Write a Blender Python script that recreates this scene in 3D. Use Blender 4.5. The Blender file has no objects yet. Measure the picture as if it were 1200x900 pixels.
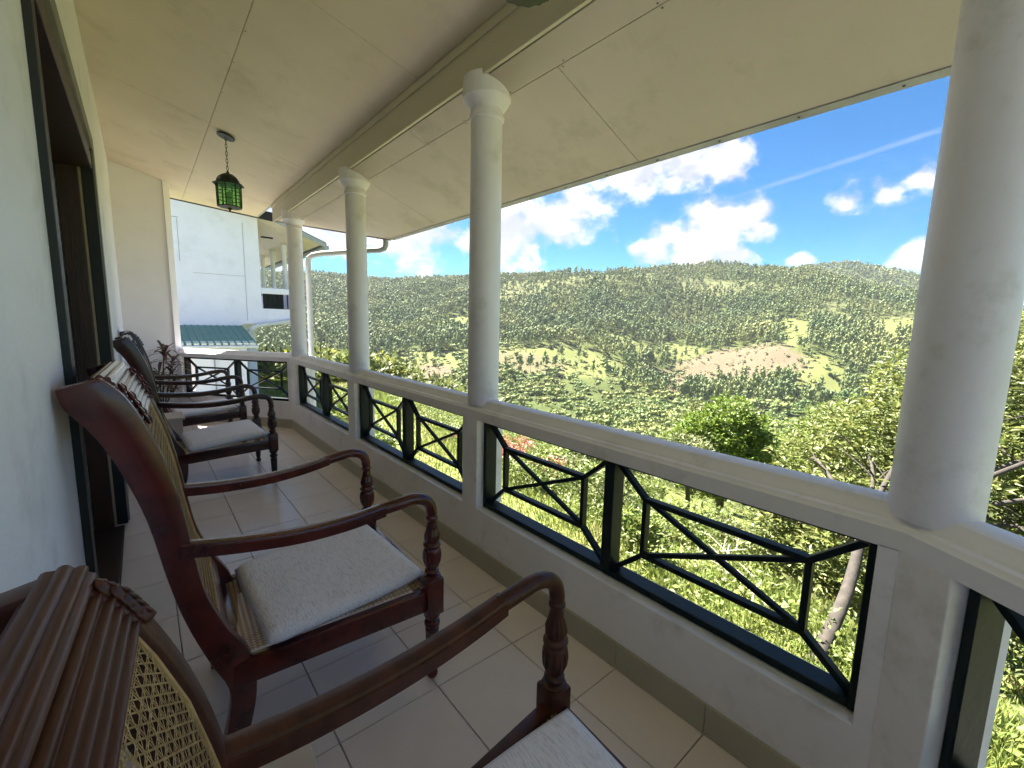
import bpy, bmesh, math, random
import numpy as np
from mathutils import Vector, Matrix
random.seed(7); rng = np.random.default_rng(11)
SC = bpy.context.scene
COL = SC.collection
R = math.radians

# ------------------------------------------------------------------ camera, sky, sun, exposure
F, YAW, PITCH, ROLL, CAMH = 515.31, -.6993, -.1356, .0227, 1.4934
fw = Vector((math.sin(-YAW)*math.cos(PITCH), math.cos(YAW)*math.cos(PITCH), math.sin(PITCH)))
rt = fw.cross(Vector((0, 0, 1))).normalized(); up = rt.cross(fw)
rt, up = rt*math.cos(ROLL)+up*math.sin(ROLL), up*math.cos(ROLL)-rt*math.sin(ROLL)
cd = bpy.data.cameras.new('camera'); cam = bpy.data.objects.new('camera', cd); COL.objects.link(cam)
cd.sensor_fit = 'HORIZONTAL'; cd.sensor_width = 36; cd.lens = 36*F/1200
cd.clip_start = .02; cd.clip_end = 6000
cam.matrix_world = Matrix(((rt.x, up.x, -fw.x, 0), (rt.y, up.y, -fw.y, 0), (rt.z, up.z, -fw.z, CAMH), (0, 0, 0, 1)))
SC.camera = cam
SUN_AZ, SUN_EL = R(-4), R(60)          # azimuth from +Y towards +X
sv = Vector((math.sin(SUN_AZ)*math.cos(SUN_EL), math.cos(SUN_AZ)*math.cos(SUN_EL), math.sin(SUN_EL)))
SUN_STRENGTH, SKY_STRENGTH, EXPOSURE = 3.5, .15, 3.18
sl = bpy.data.lights.new('sun', 'SUN'); sl.energy = SUN_STRENGTH; sl.angle = R(.5); sl.color = (1, .95, .86)
so = bpy.data.objects.new('sun', sl); COL.objects.link(so)
so.rotation_mode = 'QUATERNION'; so.rotation_quaternion = sv.to_track_quat('Z', 'Y'); so.location = sv*60
vs = SC.view_settings
vs.view_transform = 'Standard'; vs.look = 'None'; vs.gamma = 1; vs.exposure = EXPOSURE; vs.use_curve_mapping = False
SC.render.engine = 'CYCLES'
SC.cycles.max_bounces = 10; SC.cycles.diffuse_bounces = 7; SC.cycles.glossy_bounces = 4
SC.cycles.transparent_max_bounces = 8; SC.cycles.transmission_bounces = 6
SC.cycles.use_denoising = True; SC.cycles.sample_clamp_indirect = 6

W = bpy.data.worlds.new('World'); SC.world = W; W.use_nodes = True
def build_sky():
    nt = W.node_tree; N = nt.nodes; L = nt.links; N.clear()
    def n(t, **k):
        x = N.new(t)
        for a, b in k.items(): setattr(x, a, b)
        return x
    out = n('ShaderNodeOutputWorld'); bg = n('ShaderNodeBackground'); bg.inputs[1].default_value = SKY_STRENGTH
    L.new(bg.outputs[0], out.inputs[0])
    sky = n('ShaderNodeTexSky', sky_type='NISHITA', sun_disc=False)
    sky.sun_elevation = SUN_EL; sky.sun_rotation = SUN_AZ; sky.altitude = 1200; sky.air_density = 1.0; sky.dust_density = .3; sky.ozone_density = 2.5
    tc = n('ShaderNodeTexCoord'); D = tc.outputs['Generated']
    def math_(op, a, b=None, c=None):
        m = n('ShaderNodeMath', operation=op)
        for i, v in enumerate((a, b, c)):
            if v is None: continue
            if isinstance(v, (int, float)): m.inputs[i].default_value = v
            else: L.new(v, m.inputs[i])
        return m.outputs[0]
    def vmath(op, a, b=None):
        m = n('ShaderNodeVectorMath', operation=op)
        for i, v in enumerate((a, b)):
            if v is None: continue
            if isinstance(v, tuple): m.inputs[i].default_value = v
            else: L.new(v, m.inputs[i])
        return m
    def noise(scale, det, rough, vec):
        t = n('ShaderNodeTexNoise'); t.inputs['Scale'].default_value = scale; t.inputs['Detail'].default_value = det
        t.inputs['Roughness'].default_value = rough; L.new(vec, t.inputs['Vector']); return t.outputs[0]
    Dn = vmath('NORMALIZE', D).outputs[0]
    Ds = vmath('MULTIPLY', Dn, (1, 1, 1.35)).outputs[0]
    # cumulus clouds standing round the valley: (direction, angular radius)
    blobs = [((.478, .861, .175), .095), ((.52, .83, .19), .075), ((.42, .89, .18), .06), ((.60, .777, .165), .08), ((.642, .745, .185), .085), ((.69, .69, .215), .075), ((.715, .655, .25), .05),
             ((.771, .562, .30), .050), ((.735, .60, .31), .045), ((.821, .481, .305), .042), ((.854, .415, .317), .044), ((.80, .52, .33), .04),
             ((.854, .489, .179), .048), ((.83, .53, .155), .035), ((.876, .432, .210), .056), ((.899, .379, .217), .044), ((.91, .36, .19), .03), ((.86, .47, .15), .04),
             ((.955, .189, .228), .034), ((.958, .155, .241), .03), ((.945, .235, .222), .03), ((.982, .145, .125), .03), ((.99, .11, .13), .032), ((.945, .299, .129), .022), ((.90, .40, .135), .03),
             ((.25, .95, .19), .09), ((.33, .93, .16), .05), ((.12, .97, .16), .10), ((-.05, .98, .2), .09), ((-.4, .9, .25), .12), ((-.8, .5, .3), .14), ((-.9, -.2, .35), .15), ((.98, -.1, .2), .07), ((.95, -.25, .16), .08), ((.85, -.45, .25), .12), ((.3, -.9, .3), .15), ((-.4, -.85, .25), .13), ((.6, -.3, .74), .12), ((.1, .45, .88), .14), ((.55, .25, .78), .1)]
    field = None
    for c, r in blobs:
        v = Vector(c).normalized(); v = (v.x, v.y, v.z*1.35)
        d = n('ShaderNodeVectorMath', operation='DISTANCE'); L.new(Ds, d.inputs[0]); d.inputs[1].default_value = v
        f = math_('MULTIPLY_ADD', d.outputs['Value'], -1/(r*1.35), .92)
        field = f if field is None else math_('SMOOTH_MAX', field, f, .25)
    n1 = noise(8, 12, .60, Ds); n2 = noise(24, 8, .62, Ds)
    fld = math_('ADD', field, math_('MULTIPLY', math_('SUBTRACT', n1, .5), 3.0))
    fld = math_('ADD', fld, math_('MULTIPLY', math_('SUBTRACT', n2, .5), 1.3))
    mr = n('ShaderNodeMapRange'); mr.interpolation_type = 'SMOOTHSTEP'; L.new(fld, mr.inputs[0])
    mr.inputs[1].default_value = -.14; mr.inputs[2].default_value = .60
    cover = mr.outputs[0]
    # thin veil and one old vapour trail
    veil = n('ShaderNodeMapRange'); L.new(noise(3.2, 8, .65, Ds), veil.inputs[0]); veil.inputs[1].default_value = .52; veil.inputs[2].default_value = .85; veil.inputs[4].default_value = .08
    a = Vector((.895, .366, .257)).normalized(); b = Vector((.944, .126, .305)).normalized(); pn = a.cross(b).normalized(); mid = (a+b).normalized()
    dt = vmath('DOT_PRODUCT', Dn, tuple(pn)).outputs['Value']
    t1 = n('ShaderNodeMapRange'); t1.interpolation_type = 'SMOOTHSTEP'; L.new(math_('ABSOLUTE', dt), t1.inputs[0]); t1.inputs[1].default_value = .0065; t1.inputs[2].default_value = .001; t1.inputs[3].default_value = 0; t1.inputs[4].default_value = .18
    dm = vmath('DOT_PRODUCT', Dn, tuple(mid)).outputs['Value']
    t2 = n('ShaderNodeMapRange'); t2.interpolation_type = 'SMOOTHSTEP'; L.new(dm, t2.inputs[0]); t2.inputs[1].default_value = .975; t2.inputs[2].default_value = .995
    trail = math_('MULTIPLY', math_('MULTIPLY', t1.outputs[0], t2.outputs[0]), math_('MULTIPLY_ADD', n2, 1.2, .3))
    cover = math_('MAXIMUM', cover, math_('MAXIMUM', veil.outputs[0], trail))
    # cloud body: bright billows, blue grey hollows and bases
    # lit tops, blue grey bases: compare the cloud with itself a little higher up
    n1u = noise(8, 4, .55, vmath('ADD', Ds, (-.004, .012, .035)).outputs[0]); n1l = noise(8, 4, .55, Ds)
    sh = n('ShaderNodeMapRange'); sh.interpolation_type = 'SMOOTHSTEP'; L.new(math_('ADD', math_('SUBTRACT', n1l, n1u), math_('MULTIPLY', math_('SUBTRACT', n2, .5), .12)), sh.inputs[0]); sh.inputs[1].default_value = -.10; sh.inputs[2].default_value = .13
    cr = n('ShaderNodeMix', data_type='RGBA'); L.new(sh.outputs[0], cr.inputs['Factor'])
    cr.inputs['A'].default_value = (.50, .53, .66, 1); cr.inputs['B'].default_value = (.90, .90, .93, 1)
    # deepen the blue a little as the phone did
    hs = n('ShaderNodeHueSaturation'); hs.inputs['Saturation'].default_value = 2.1; hs.inputs['Value'].default_value = .135; L.new(sky.outputs[0], hs.inputs['Color'])
    mx = n('ShaderNodeMix', data_type='RGBA'); L.new(cover, mx.inputs['Factor']); L.new(hs.outputs[0], mx.inputs['A']); L.new(cr.outputs['Result'], mx.inputs['B'])
    L.new(mx.outputs['Result'], bg.inputs[0])
build_sky()

# ------------------------------------------------------------------ helpers
def tag(o, label=None, cat=None, group=None, kind=None):
    if label: o['label'] = label
    if cat: o['category'] = cat
    if group: o['group'] = group
    if kind: o['kind'] = kind
    return o
def empty(name, loc=(0, 0, 0), rz=0):
    o = bpy.data.objects.new(name, None); COL.objects.link(o); o.location = loc; o.rotation_euler = (0, 0, rz); return o
def link(name, me, parent=None):
    o = bpy.data.objects.new(name, me); COL.objects.link(o)
    if parent: o.parent = parent
    return o
def copy_tree(o, parent=None):
    c = o.copy(); COL.objects.link(c); c.parent = parent
    for ch in o.children: copy_tree(ch, c)
    return c

class MB:
    def __init__(s): s.v = []; s.f = []
    def add(s, vs_, fs_):
        k = len(s.v); s.v += [tuple(p) for p in vs_]; s.f += [tuple(i+k for i in f) for f in fs_]; return s
    def box(s, a, b):
        x0, y0, z0 = a; x1, y1, z1 = b
        return s.add([(x0, y0, z0), (x1, y0, z0), (x1, y1, z0), (x0, y1, z0), (x0, y0, z1), (x1, y0, z1), (x1, y1, z1), (x0, y1, z1)],
                     [(0, 3, 2, 1), (4, 5, 6, 7), (0, 1, 5, 4), (1, 2, 6, 5), (2, 3, 7, 6), (3, 0, 4, 7)])
    def prism(s, poly, off):
        n = len(poly); off = Vector(off); P = [Vector(p) for p in poly]
        return s.add(P+[p+off for p in P], [tuple(range(n))[::-1], tuple(range(n, 2*n))]+[(i, (i+1) % n, (i+1) % n+n, i+n) for i in range(n)])
    def bar(s, p, q, w, h, upv=(0, 0, 1)):
        p, q = Vector(p), Vector(q); d = (q-p).normalized(); u = Vector(upv)
        a = d.cross(u).normalized(); b = a.cross(d).normalized()
        c = [(-w/2, -h/2), (w/2, -h/2), (w/2, h/2), (-w/2, h/2)]
        return s.add([p+a*x+b*y for x, y in c]+[q+a*x+b*y for x, y in c], [(3, 2, 1, 0), (4, 5, 6, 7)]+[(i, (i+1) % 4, (i+1) % 4+4, i+4) for i in range(4)])
    def loft(s, rings, cap=True):
        n = len(rings[0]); vs_ = [p for r in rings for p in r]; fs_ = []
        for k in range(len(rings)-1):
            for i in range(n): fs_.append((k*n+i, k*n+(i+1) % n, (k+1)*n+(i+1) % n, (k+1)*n+i))
        if cap: fs_ += [tuple(range(n))[::-1], tuple((len(rings)-1)*n+i for i in range(n))]
        return s.add(vs_, fs_)
    def tube(s, pts, rad, seg=8, cap=True):
        P = [Vector(p) for p in pts]
        if not hasattr(rad, '__len__'): rad = [rad]*len(P)
        rings = []; ref = None
        for i, p in enumerate(P):
            d = (P[min(i+1, len(P)-1)]-P[max(i-1, 0)]).normalized()
            if ref is None: ref = Vector((0, 0, 1)) if abs(d.z) < .9 else Vector((1, 0, 0))
            a = d.cross(ref).normalized(); b = a.cross(d).normalized(); ref = b
            rings.append([p+(a*math.cos(t)+b*math.sin(t))*rad[i] for t in [2*math.pi*k/seg for k in range(seg)]])
        return s.loft(rings, cap)
    def lathe(s, prof, c=(0, 0, 0), seg=24, flute=None):
        # prof: (r, z); flute(z) -> (amplitude, count)
        rings = []
        for r, z in prof:
            ring = []
            for k in range(seg):
                t = 2*math.pi*k/seg; rr = r
                if flute:
                    A, cnt = flute(z); rr = r*(1-A*abs(math.sin(cnt*t/2)))
                ring.append((c[0]+rr*math.cos(t), c[1]+rr*math.sin(t), c[2]+z))
            rings.append(ring)
        return s.loft(rings)
    def mesh(s, name, mat=None, smooth=None, bevel=0, seg=2):
        me = bpy.data.meshes.new(name); me.from_pydata(s.v, [], s.f); me.update()
        bm = bmesh.new(); bm.from_mesh(me)
        bmesh.ops.recalc_face_normals(bm, faces=bm.faces)
        if bevel:
            es = [e for e in bm.edges if len(e.link_faces) == 2 and e.calc_face_angle(0) > .6]
            bmesh.ops.bevel(bm, geom=es, offset=bevel, segments=seg, affect='EDGES', profile=.5, clamp_overlap=True)
        bm.to_mesh(me); bm.free()
        if mat: me.materials.append(mat)
        if smooth is not None:
            me.polygons.foreach_set('use_smooth', [True]*len(me.polygons))
            try: me.set_sharp_from_angle(angle=R(smooth))
            except Exception: pass
        return me
    def build(s, name, mat=None, parent=None, **k): return link(name, s.mesh(name, mat, **k), parent)

def npmesh(name, v, f, mat):
    v = np.asarray(v, np.float32); f = np.asarray(f, np.int32); k = f.shape[1]
    me = bpy.data.meshes.new(name); me.vertices.add(len(v)); me.vertices.foreach_set('co', v.ravel())
    me.loops.add(f.size); me.loops.foreach_set('vertex_index', f.ravel())
    me.polygons.add(len(f)); me.polygons.foreach_set('loop_start', np.arange(0, f.size, k, dtype=np.int32))
    me.update(calc_edges=True); me.materials.append(mat); return me

# ------------------------------------------------------------------ materials
def mat(name, col, rough=.6, col2=None, scale=6, detail=4, bump=0, bscale=40, spec=.5, stretch=(1, 1, 1), metal=0, coat=0, contrast=(.35, .65), wear=None, island=0, transl=0, sheen=0):
    m = bpy.data.materials.new(name); m.use_nodes = True; nt = m.node_tree; N = nt.nodes; L = nt.links
    b = N['Principled BSDF']; b.inputs['Roughness'].default_value = rough; b.inputs['Specular IOR Level'].default_value = spec
    b.inputs['Metallic'].default_value = metal; b.inputs['Coat Weight'].default_value = coat; b.inputs['Coat Roughness'].default_value = .15
    if sheen: b.inputs['Sheen Weight'].default_value = sheen
    tc = N.new('ShaderNodeTexCoord'); mp = N.new('ShaderNodeMapping'); mp.inputs['Scale'].default_value = stretch
    L.new(tc.outputs['Object'], mp.inputs[0])
    src = None
    def rgba(c): return (*c, 1)
    if col2:
        nz = N.new('ShaderNodeTexNoise'); nz.inputs['Scale'].default_value = scale; nz.inputs['Detail'].default_value = detail; nz.inputs['Roughness'].default_value = .65
        L.new(mp.outputs[0], nz.inputs['Vector'])
        rp = N.new('ShaderNodeMapRange'); L.new(nz.outputs[0], rp.inputs[0]); rp.inputs[1].default_value = contrast[0]; rp.inputs[2].default_value = contrast[1]
        mx = N.new('ShaderNodeMix'); mx.data_type = 'RGBA'; L.new(rp.outputs[0], mx.inputs['Factor']); mx.inputs['A'].default_value = rgba(col); mx.inputs['B'].default_value = rgba(col2)
        src = mx.outputs['Result']
    if wear:
        wc, ws, lo, hi = wear
        nz = N.new('ShaderNodeTexNoise'); nz.inputs['Scale'].default_value = ws; nz.inputs['Detail'].default_value = 8; nz.inputs['Roughness'].default_value = .7; L.new(tc.outputs['Object'], nz.inputs['Vector'])
        rp = N.new('ShaderNodeMapRange'); L.new(nz.outputs[0], rp.inputs[0]); rp.inputs[1].default_value = lo; rp.inputs[2].default_value = hi; rp.inputs[4].default_value = .8
        mx = N.new('ShaderNodeMix'); mx.data_type = 'RGBA'; L.new(rp.outputs[0], mx.inputs['Factor'])
        if src: L.new(src, mx.inputs['A'])
        else: mx.inputs['A'].default_value = rgba(col)
        mx.inputs['B'].default_value = rgba(wc); src = mx.outputs['Result']
    if island:
        g = N.new('ShaderNodeNewGeometry'); hs = N.new('ShaderNodeHueSaturation')
        r1 = N.new('ShaderNodeMapRange'); L.new(g.outputs['Random Per Island'], r1.inputs[0]); r1.inputs[3].default_value = 1-island; r1.inputs[4].default_value = 1+island
        L.new(r1.outputs[0], hs.inputs['Value'])
        h = N.new('ShaderNodeMath'); h.operation = 'MULTIPLY_ADD'; L.new(g.outputs['Random Per Island'], h.inputs[0]); h.inputs[1].default_value = 7.13; h.inputs[2].default_value = 0
        h2 = N.new('ShaderNodeMath'); h2.operation = 'FRACT'; L.new(h.outputs[0], h2.inputs[0])
        r2 = N.new('ShaderNodeMapRange'); L.new(h2.outputs[0], r2.inputs[0]); r2.inputs[3].default_value = .5-.05*island; r2.inputs[4].default_value = .5+.05*island
        L.new(r2.outputs[0], hs.inputs['Hue'])
        if src: L.new(src, hs.inputs['Color'])
        else: hs.inputs['Color'].default_value = rgba(col)
        src = hs.outputs[0]
    if src: L.new(src, b.inputs['Base Color'])
    else: b.inputs['Base Color'].default_value = rgba(col)
    if bump:
        nb = N.new('ShaderNodeTexNoise'); nb.inputs['Scale'].default_value = bscale; nb.inputs['Detail'].default_value = 5; L.new(mp.outputs[0], nb.inputs['Vector'])
        bp = N.new('ShaderNodeBump'); bp.inputs['Strength'].default_value = bump; bp.inputs['Distance'].default_value = .01; L.new(nb.outputs[0], bp.inputs['Height']); L.new(bp.outputs[0], b.inputs['Normal'])
    if transl:
        tr = N.new('ShaderNodeBsdfTranslucent'); ms = N.new('ShaderNodeMixShader'); ms.inputs[0].default_value = transl
        if src: L.new(src, tr.inputs[0])
        else: tr.inputs[0].default_value = rgba(col)
        L.new(b.outputs[0], ms.inputs[1]); L.new(tr.outputs[0], ms.inputs[2]); L.new(ms.outputs[0], N['Material Output'].inputs[0])
    return m
M = {}
M['wall'] = mat('painted_plaster', (.94, .92, .99), .5, (.88, .86, .93), 1.3, 6, .12, 60, wear=((.50, .50, .48), 2.4, .55, .85))
M['wallend'] = mat('end_wall_plaster', (.86, .82, .84), .55, (.80, .76, .77), 1.3, 6, .12, 60, wear=((.52, .50, .45), 2.2, .64, .9))
M['parapet'] = mat('parapet_paint', (.89, .84, .87), .5, (.83, .78, .80), 2.0, 6, .15, 45, wear=((.46, .43, .38), 4.5, .54, .85))
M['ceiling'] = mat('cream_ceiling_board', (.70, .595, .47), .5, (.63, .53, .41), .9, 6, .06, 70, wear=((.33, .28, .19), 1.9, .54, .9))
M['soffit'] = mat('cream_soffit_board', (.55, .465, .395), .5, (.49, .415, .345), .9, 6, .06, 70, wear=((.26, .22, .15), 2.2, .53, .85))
M['beamp'] = mat('beam_paint', (.62, .57, .46), .5, (.55, .50, .39), 3, 6, .2, 40, stretch=(1, .3, 1))
M['colp'] = mat('column_plaster', (.79, .75, .83), .45, (.73, .69, .75), 2.5, 6, .10, 50, wear=((.42, .40, .36), 5, .54, .85))
M['dark'] = mat('roof_timber_dark', (.05, .05, .05), .7)
M['fascia'] = mat('fascia_paint', (.42, .42, .40), .5, (.30, .30, .29), 4, 5)
M['tile'] = mat('floor_tile_glaze', (.86, .745, .70), .32, (.78, .67, .63), 1.7, 6, .02, 30, coat=.22, spec=.5, wear=((.36, .33, .28), 3.3, .66, .95))
M['skirt'] = mat('skirting_tile', (.44, .39, .31), .35, (.37, .33, .26), 3, 5)
M['reflector'] = mat('cement_reflector', (.24, .235, .225), .85, (.17, .165, .155), 2, 7, .2, 20)
M['grout'] = mat('grout', (.27, .24, .20), .9)
M['iron'] = mat('dark_green_black_paint', (.008, .012, .013), .48, (.013, .018, .019), 9, 5, .15, 30, spec=.22)
M['mahog'] = mat('polished_mahogany', (.105, .010, .007), .24, (.045, .005, .004), 7, 8, .05, 40, stretch=(1.2, 5, 1.2), coat=.35)
M['mahog2'] = mat('dark_mahogany', (.055, .008, .006), .28, (.022, .005, .004), 7, 8, .05, 40, stretch=(1.2, 5, 1.2), coat=.3)
M['worn'] = mat('worn_brown_wood', (.095, .024, .012), .40, (.042, .011, .006), 5, 6, .08, 60, stretch=(3, .5, 3), coat=.08, spec=.35, wear=((.11, .045, .026), 9, .62, .9))
M['cane'] = mat('cane', (.52, .33, .13), .5, (.36, .21, .075), 30, 4, island=.22)
M['cush'] = mat('slub_cotton', (.96, .90, .95), .95, (.54, .49, .52), 55, 7, .5, 75, stretch=(5, .5, 3), contrast=(.50, .74), sheen=.1)
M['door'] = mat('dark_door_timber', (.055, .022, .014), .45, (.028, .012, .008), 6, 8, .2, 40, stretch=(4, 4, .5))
M['trimg'] = mat('grey_trim', (.24, .22, .195), .55, (.18, .165, .145), 5, 5)
M['bead'] = mat('pale_bead', (.36, .29, .20), .6)
M['black'] = mat('black_trim', (.012, .012, .013), .5)
M['lant'] = mat('lantern_iron', (.006, .014, .012), .4)
M['pvc'] = mat('white_pvc', (.72, .73, .74), .4, (.6, .61, .62), 4, 5)
M['gutter'] = mat('grey_gutter', (.34, .36, .38), .4)
M['roof'] = mat('roof_sheet', (.10, .11, .11), .6, (.16, .15, .14), 5, 5)
M['green'] = mat('green_roof_sheet', (.035, .20, .16), .42, (.055, .26, .21), 3, 6, wear=((.25, .33, .30), 5, .62, .85))
M['painted_sun'] = mat('painted_sun_cream', (.80, .80, .66), .5)
M['nwall'] = mat('neighbour_plaster', (.84, .84, .96), .6, (.78, .78, .90), .8, 7, .1, 12, wear=((.55, .57, .62), 1.0, .52, .85))
M['table'] = mat('side_table_beige', (.56, .44, .35), .5, (.48, .37, .29), 4, 6)
M['pot'] = mat('clay_pot', (.28, .11, .06), .8, (.2, .08, .05), 8, 5)
M['soil'] = mat('soil', (.05, .035, .022), .95)
M['bark'] = mat('pale_bark', (.085, .071, .058), .9, (.04, .034, .028), 9, 8, .6, 25, stretch=(1, 1, .4))
M['barkd'] = mat('dark_bark', (.10, .08, .06), .9, (.05, .04, .03), 9, 8, .6, 25)
M['twig'] = mat('dry_twig', (.50, .45, .37), .9)
M['leafA'] = mat('olive_leaf', (.205, .235, .068), .45, island=.45, transl=.3)
M['leafB'] = mat('bright_leaf', (.155, .225, .030), .45, island=.42, transl=.3)
M['leafC'] = mat('scrub_leaf', (.185, .235, .055), .5, island=.45, transl=.3)
M['leafD'] = mat('dull_leaf', (.165, .19, .065), .55, island=.45, transl=.25)
M['leafR'] = mat('red_leaf', (.40, .13, .095), .5, island=.5, transl=.3)
M['leafY'] = mat('yellow_leaf', (.36, .35, .03), .45, island=.4, transl=.3)
M['leafP'] = mat('purple_leaf', (.17, .035, .045), .4, (.09, .11, .04), 9, 3, island=.5, transl=.25)
M['grassb'] = mat('grass_blade', (.205, .25, .058), .55, island=.45, transl=.35)
M['grassd'] = mat('dry_grass_blade', (.42, .37, .17), .7, island=.3, transl=.3)
M['pine'] = mat('pine_needles', (.105, .165, .050), .7, (.205, .225, .062), .016, 5, island=.12, contrast=(.38, .62), wear=((.13, .155, .075), .11, .5, .75))
M['broad'] = mat('broadleaf_far', (.105, .165, .040), .7, (.21, .225, .055), .045, 5, island=.15, contrast=(.36, .62))
M['pinebark'] = mat('pine_trunk', (.20, .16, .12), .9)

def glassmat():
    m = bpy.data.materials.new('green_lantern_glass'); m.use_nodes = True; N = m.node_tree.nodes; L = m.node_tree.links
    b = N['Principled BSDF']; b.inputs['Base Color'].default_value = (.10, .42, .12, 1); b.inputs['Roughness'].default_value = .15
    tr = N.new('ShaderNodeBsdfTransparent'); tr.inputs[0].default_value = (.62, .92, .60, 1); ms = N.new('ShaderNodeMixShader'); ms.inputs[0].default_value = .22
    L.new(tr.outputs[0], ms.inputs[1]); L.new(b.outputs[0], ms.inputs[2]); L.new(ms.outputs[0], N['Material Output'].inputs[0]); return m
M['gglass'] = glassmat()

# ------------------------------------------------------------------ terrain
def vnoise(x, y, seed=0):
    xi = np.floor(x).astype(np.int64); yi = np.floor(y).astype(np.int64); xf = x-xi; yf = y-yi
    def h(a, b):
        k = (a*374761393+b*668265263+seed*1442695041) & 0xffffffff
        k = ((k ^ (k >> 13))*1274126177) & 0xffffffff; k = k ^ (k >> 16)
        return (k & 0xffff)/65535.0
    u = xf*xf*(3-2*xf); w = yf*yf*(3-2*yf)
    return (h(xi, yi)*(1-u)+h(xi+1, yi)*u)*(1-w)+(h(xi, yi+1)*(1-u)+h(xi+1, yi+1)*u)*w
def fbm(x, y, o=4, seed=0):
    s = 0; a = .5; t = 0
    for i in range(o): s = s+a*vnoise(x*2**i, y*2**i, seed+i); t += a; a *= .5
    return s/t
AZ_R = [-180, -70, -40, 0, 16, 25, 34, 42, 47, 52, 56, 60, 64, 69, 73, 77, 82, 89, 100, 120, 160, 180]
EL_R = [1, 1.5, 4.0, 4.4, 5.0, 4.8, 5.0, 5.6, 6.0, 6.3, 6.5, 6.9, 7.25, 6.7, 6.0, 4.9, 3.2, 1.0, .7, 1, 1, 1]
EL_B = [1, 1, 2, 3, 3.8, 4.9, 5.8, 6.4, 6.3, 6.0, 5, 5, 5, 5.8, 6.8, 6.95, 5.4, 2.0, 1, 1, 1, 1]
def smooth(a, b, x):
    t = np.clip((x-a)/(b-a), 0, 1); return t*t*(3-2*t)
def terr(X, Y):
    X = np.asarray(X, float); Y = np.asarray(Y, float)
    r = np.hypot(X, Y)+1e-6; az = np.degrees(np.arctan2(X, Y))
    edge = 4.0+.20*np.clip(Y-3, 0, 30)
    s = np.clip(X-edge, 0, None)
    zn = -1.65-np.where(s < 14, .43*s*s/(s+1.6), .43*14*14/15.6+.33*(s-14))
    zn = zn+(fbm(X*.35, Y*.35, 3, 5)-.5)*.5*smooth(0, 4, s)
    Rr = 850+60*np.sin(az*.11)+30*np.sin(az*.31+1)
    u = r/Rr; el = np.interp(az, AZ_R, EL_R); H = np.tan(np.radians(el))*Rr+CAMH
    H2 = np.tan(np.radians(np.interp(az, AZ_R, EL_B)))*1650
    base = np.interp(u, [0, .05, .15, .27, .38, .45, .53, .66, .76, .90, 1.0, 1.12, 1.35, 3], [0, -17, -40, -57, -58, -52, -39, -12, 18, 75, 105, 92, 60, 60])
    z = np.where(base > 0, base*H/105, base)
    z2 = H2*smooth(1150, 1650, r)-.25*np.clip(r-1700, 0, None)*(r > 1700)
    z = np.where(r > 1150, np.maximum(z*(1-smooth(1150, 1500, r))-10, z2-12), z)
    nz = (fbm(X*.006, Y*.006, 4, 9)-.5)*38*smooth(200, 420, r)*(1-.75*smooth(.82, 1.0, u))
    nz = nz+(fbm(X*.03, Y*.03, 3, 3)-.5)*7*smooth(60, 200, r)
    z = z+nz
    back = smooth(-45, -15, az)*(1-smooth(125, 155, az))
    z = z*back+(-1.65-.01*r)*(1-back)
    w = smooth(22, 75, r)*(1-smooth(-2, -14, X-0*Y)) if False else smooth(22, 75, r)
    return np.maximum(zn*(1-w)+z*w, -90)
def patch(X, Y, az, r, daz, dr, seed):
    a = np.degrees(np.arctan2(X, Y)); rr = np.hypot(X, Y)
    d = np.hypot((a-az)/daz, (rr-r)/dr)+(fbm(X*.018, Y*.018, 4, seed)-.5)*1.5
    return 1-smooth(.75, 1.1, d)
def covers(X, Y):
    # bare brown, yellow grass, pinkish burnt scrub: real ground cover of the hillside
    brown = np.maximum.reduce([patch(X, Y, 66, 500, 8, 62, 21), patch(X, Y, 28, 385, 5.5, 40, 22), patch(X, Y, 60, 455, 3, 40, 26), patch(X, Y, 42, 420, 6, 22, 28)*.7])
    yell = np.maximum.reduce([patch(X, Y, 46, 428, 12, 50, 23), patch(X, Y, 55, 520, 4, 32, 37), patch(X, Y, 33, 560, 3, 30, 38), patch(X, Y, 72.5, 575, 1.8, 75, 24), patch(X, Y, 26, 440, 6, 38, 25), patch(X, Y, 61, 560, 2.2, 40, 29), patch(X, Y, 83, 640, 3, 60, 30), patch(X, Y, 75, 470, 3, 50, 31)])
    spars = np.maximum.reduce([patch(X, Y, 43, 735, 10, 85, 27), patch(X, Y, 64, 800, 9, 50, 33), patch(X, Y, 78, 720, 6, 90, 34)*.8])
    return brown, yell, spars
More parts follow.
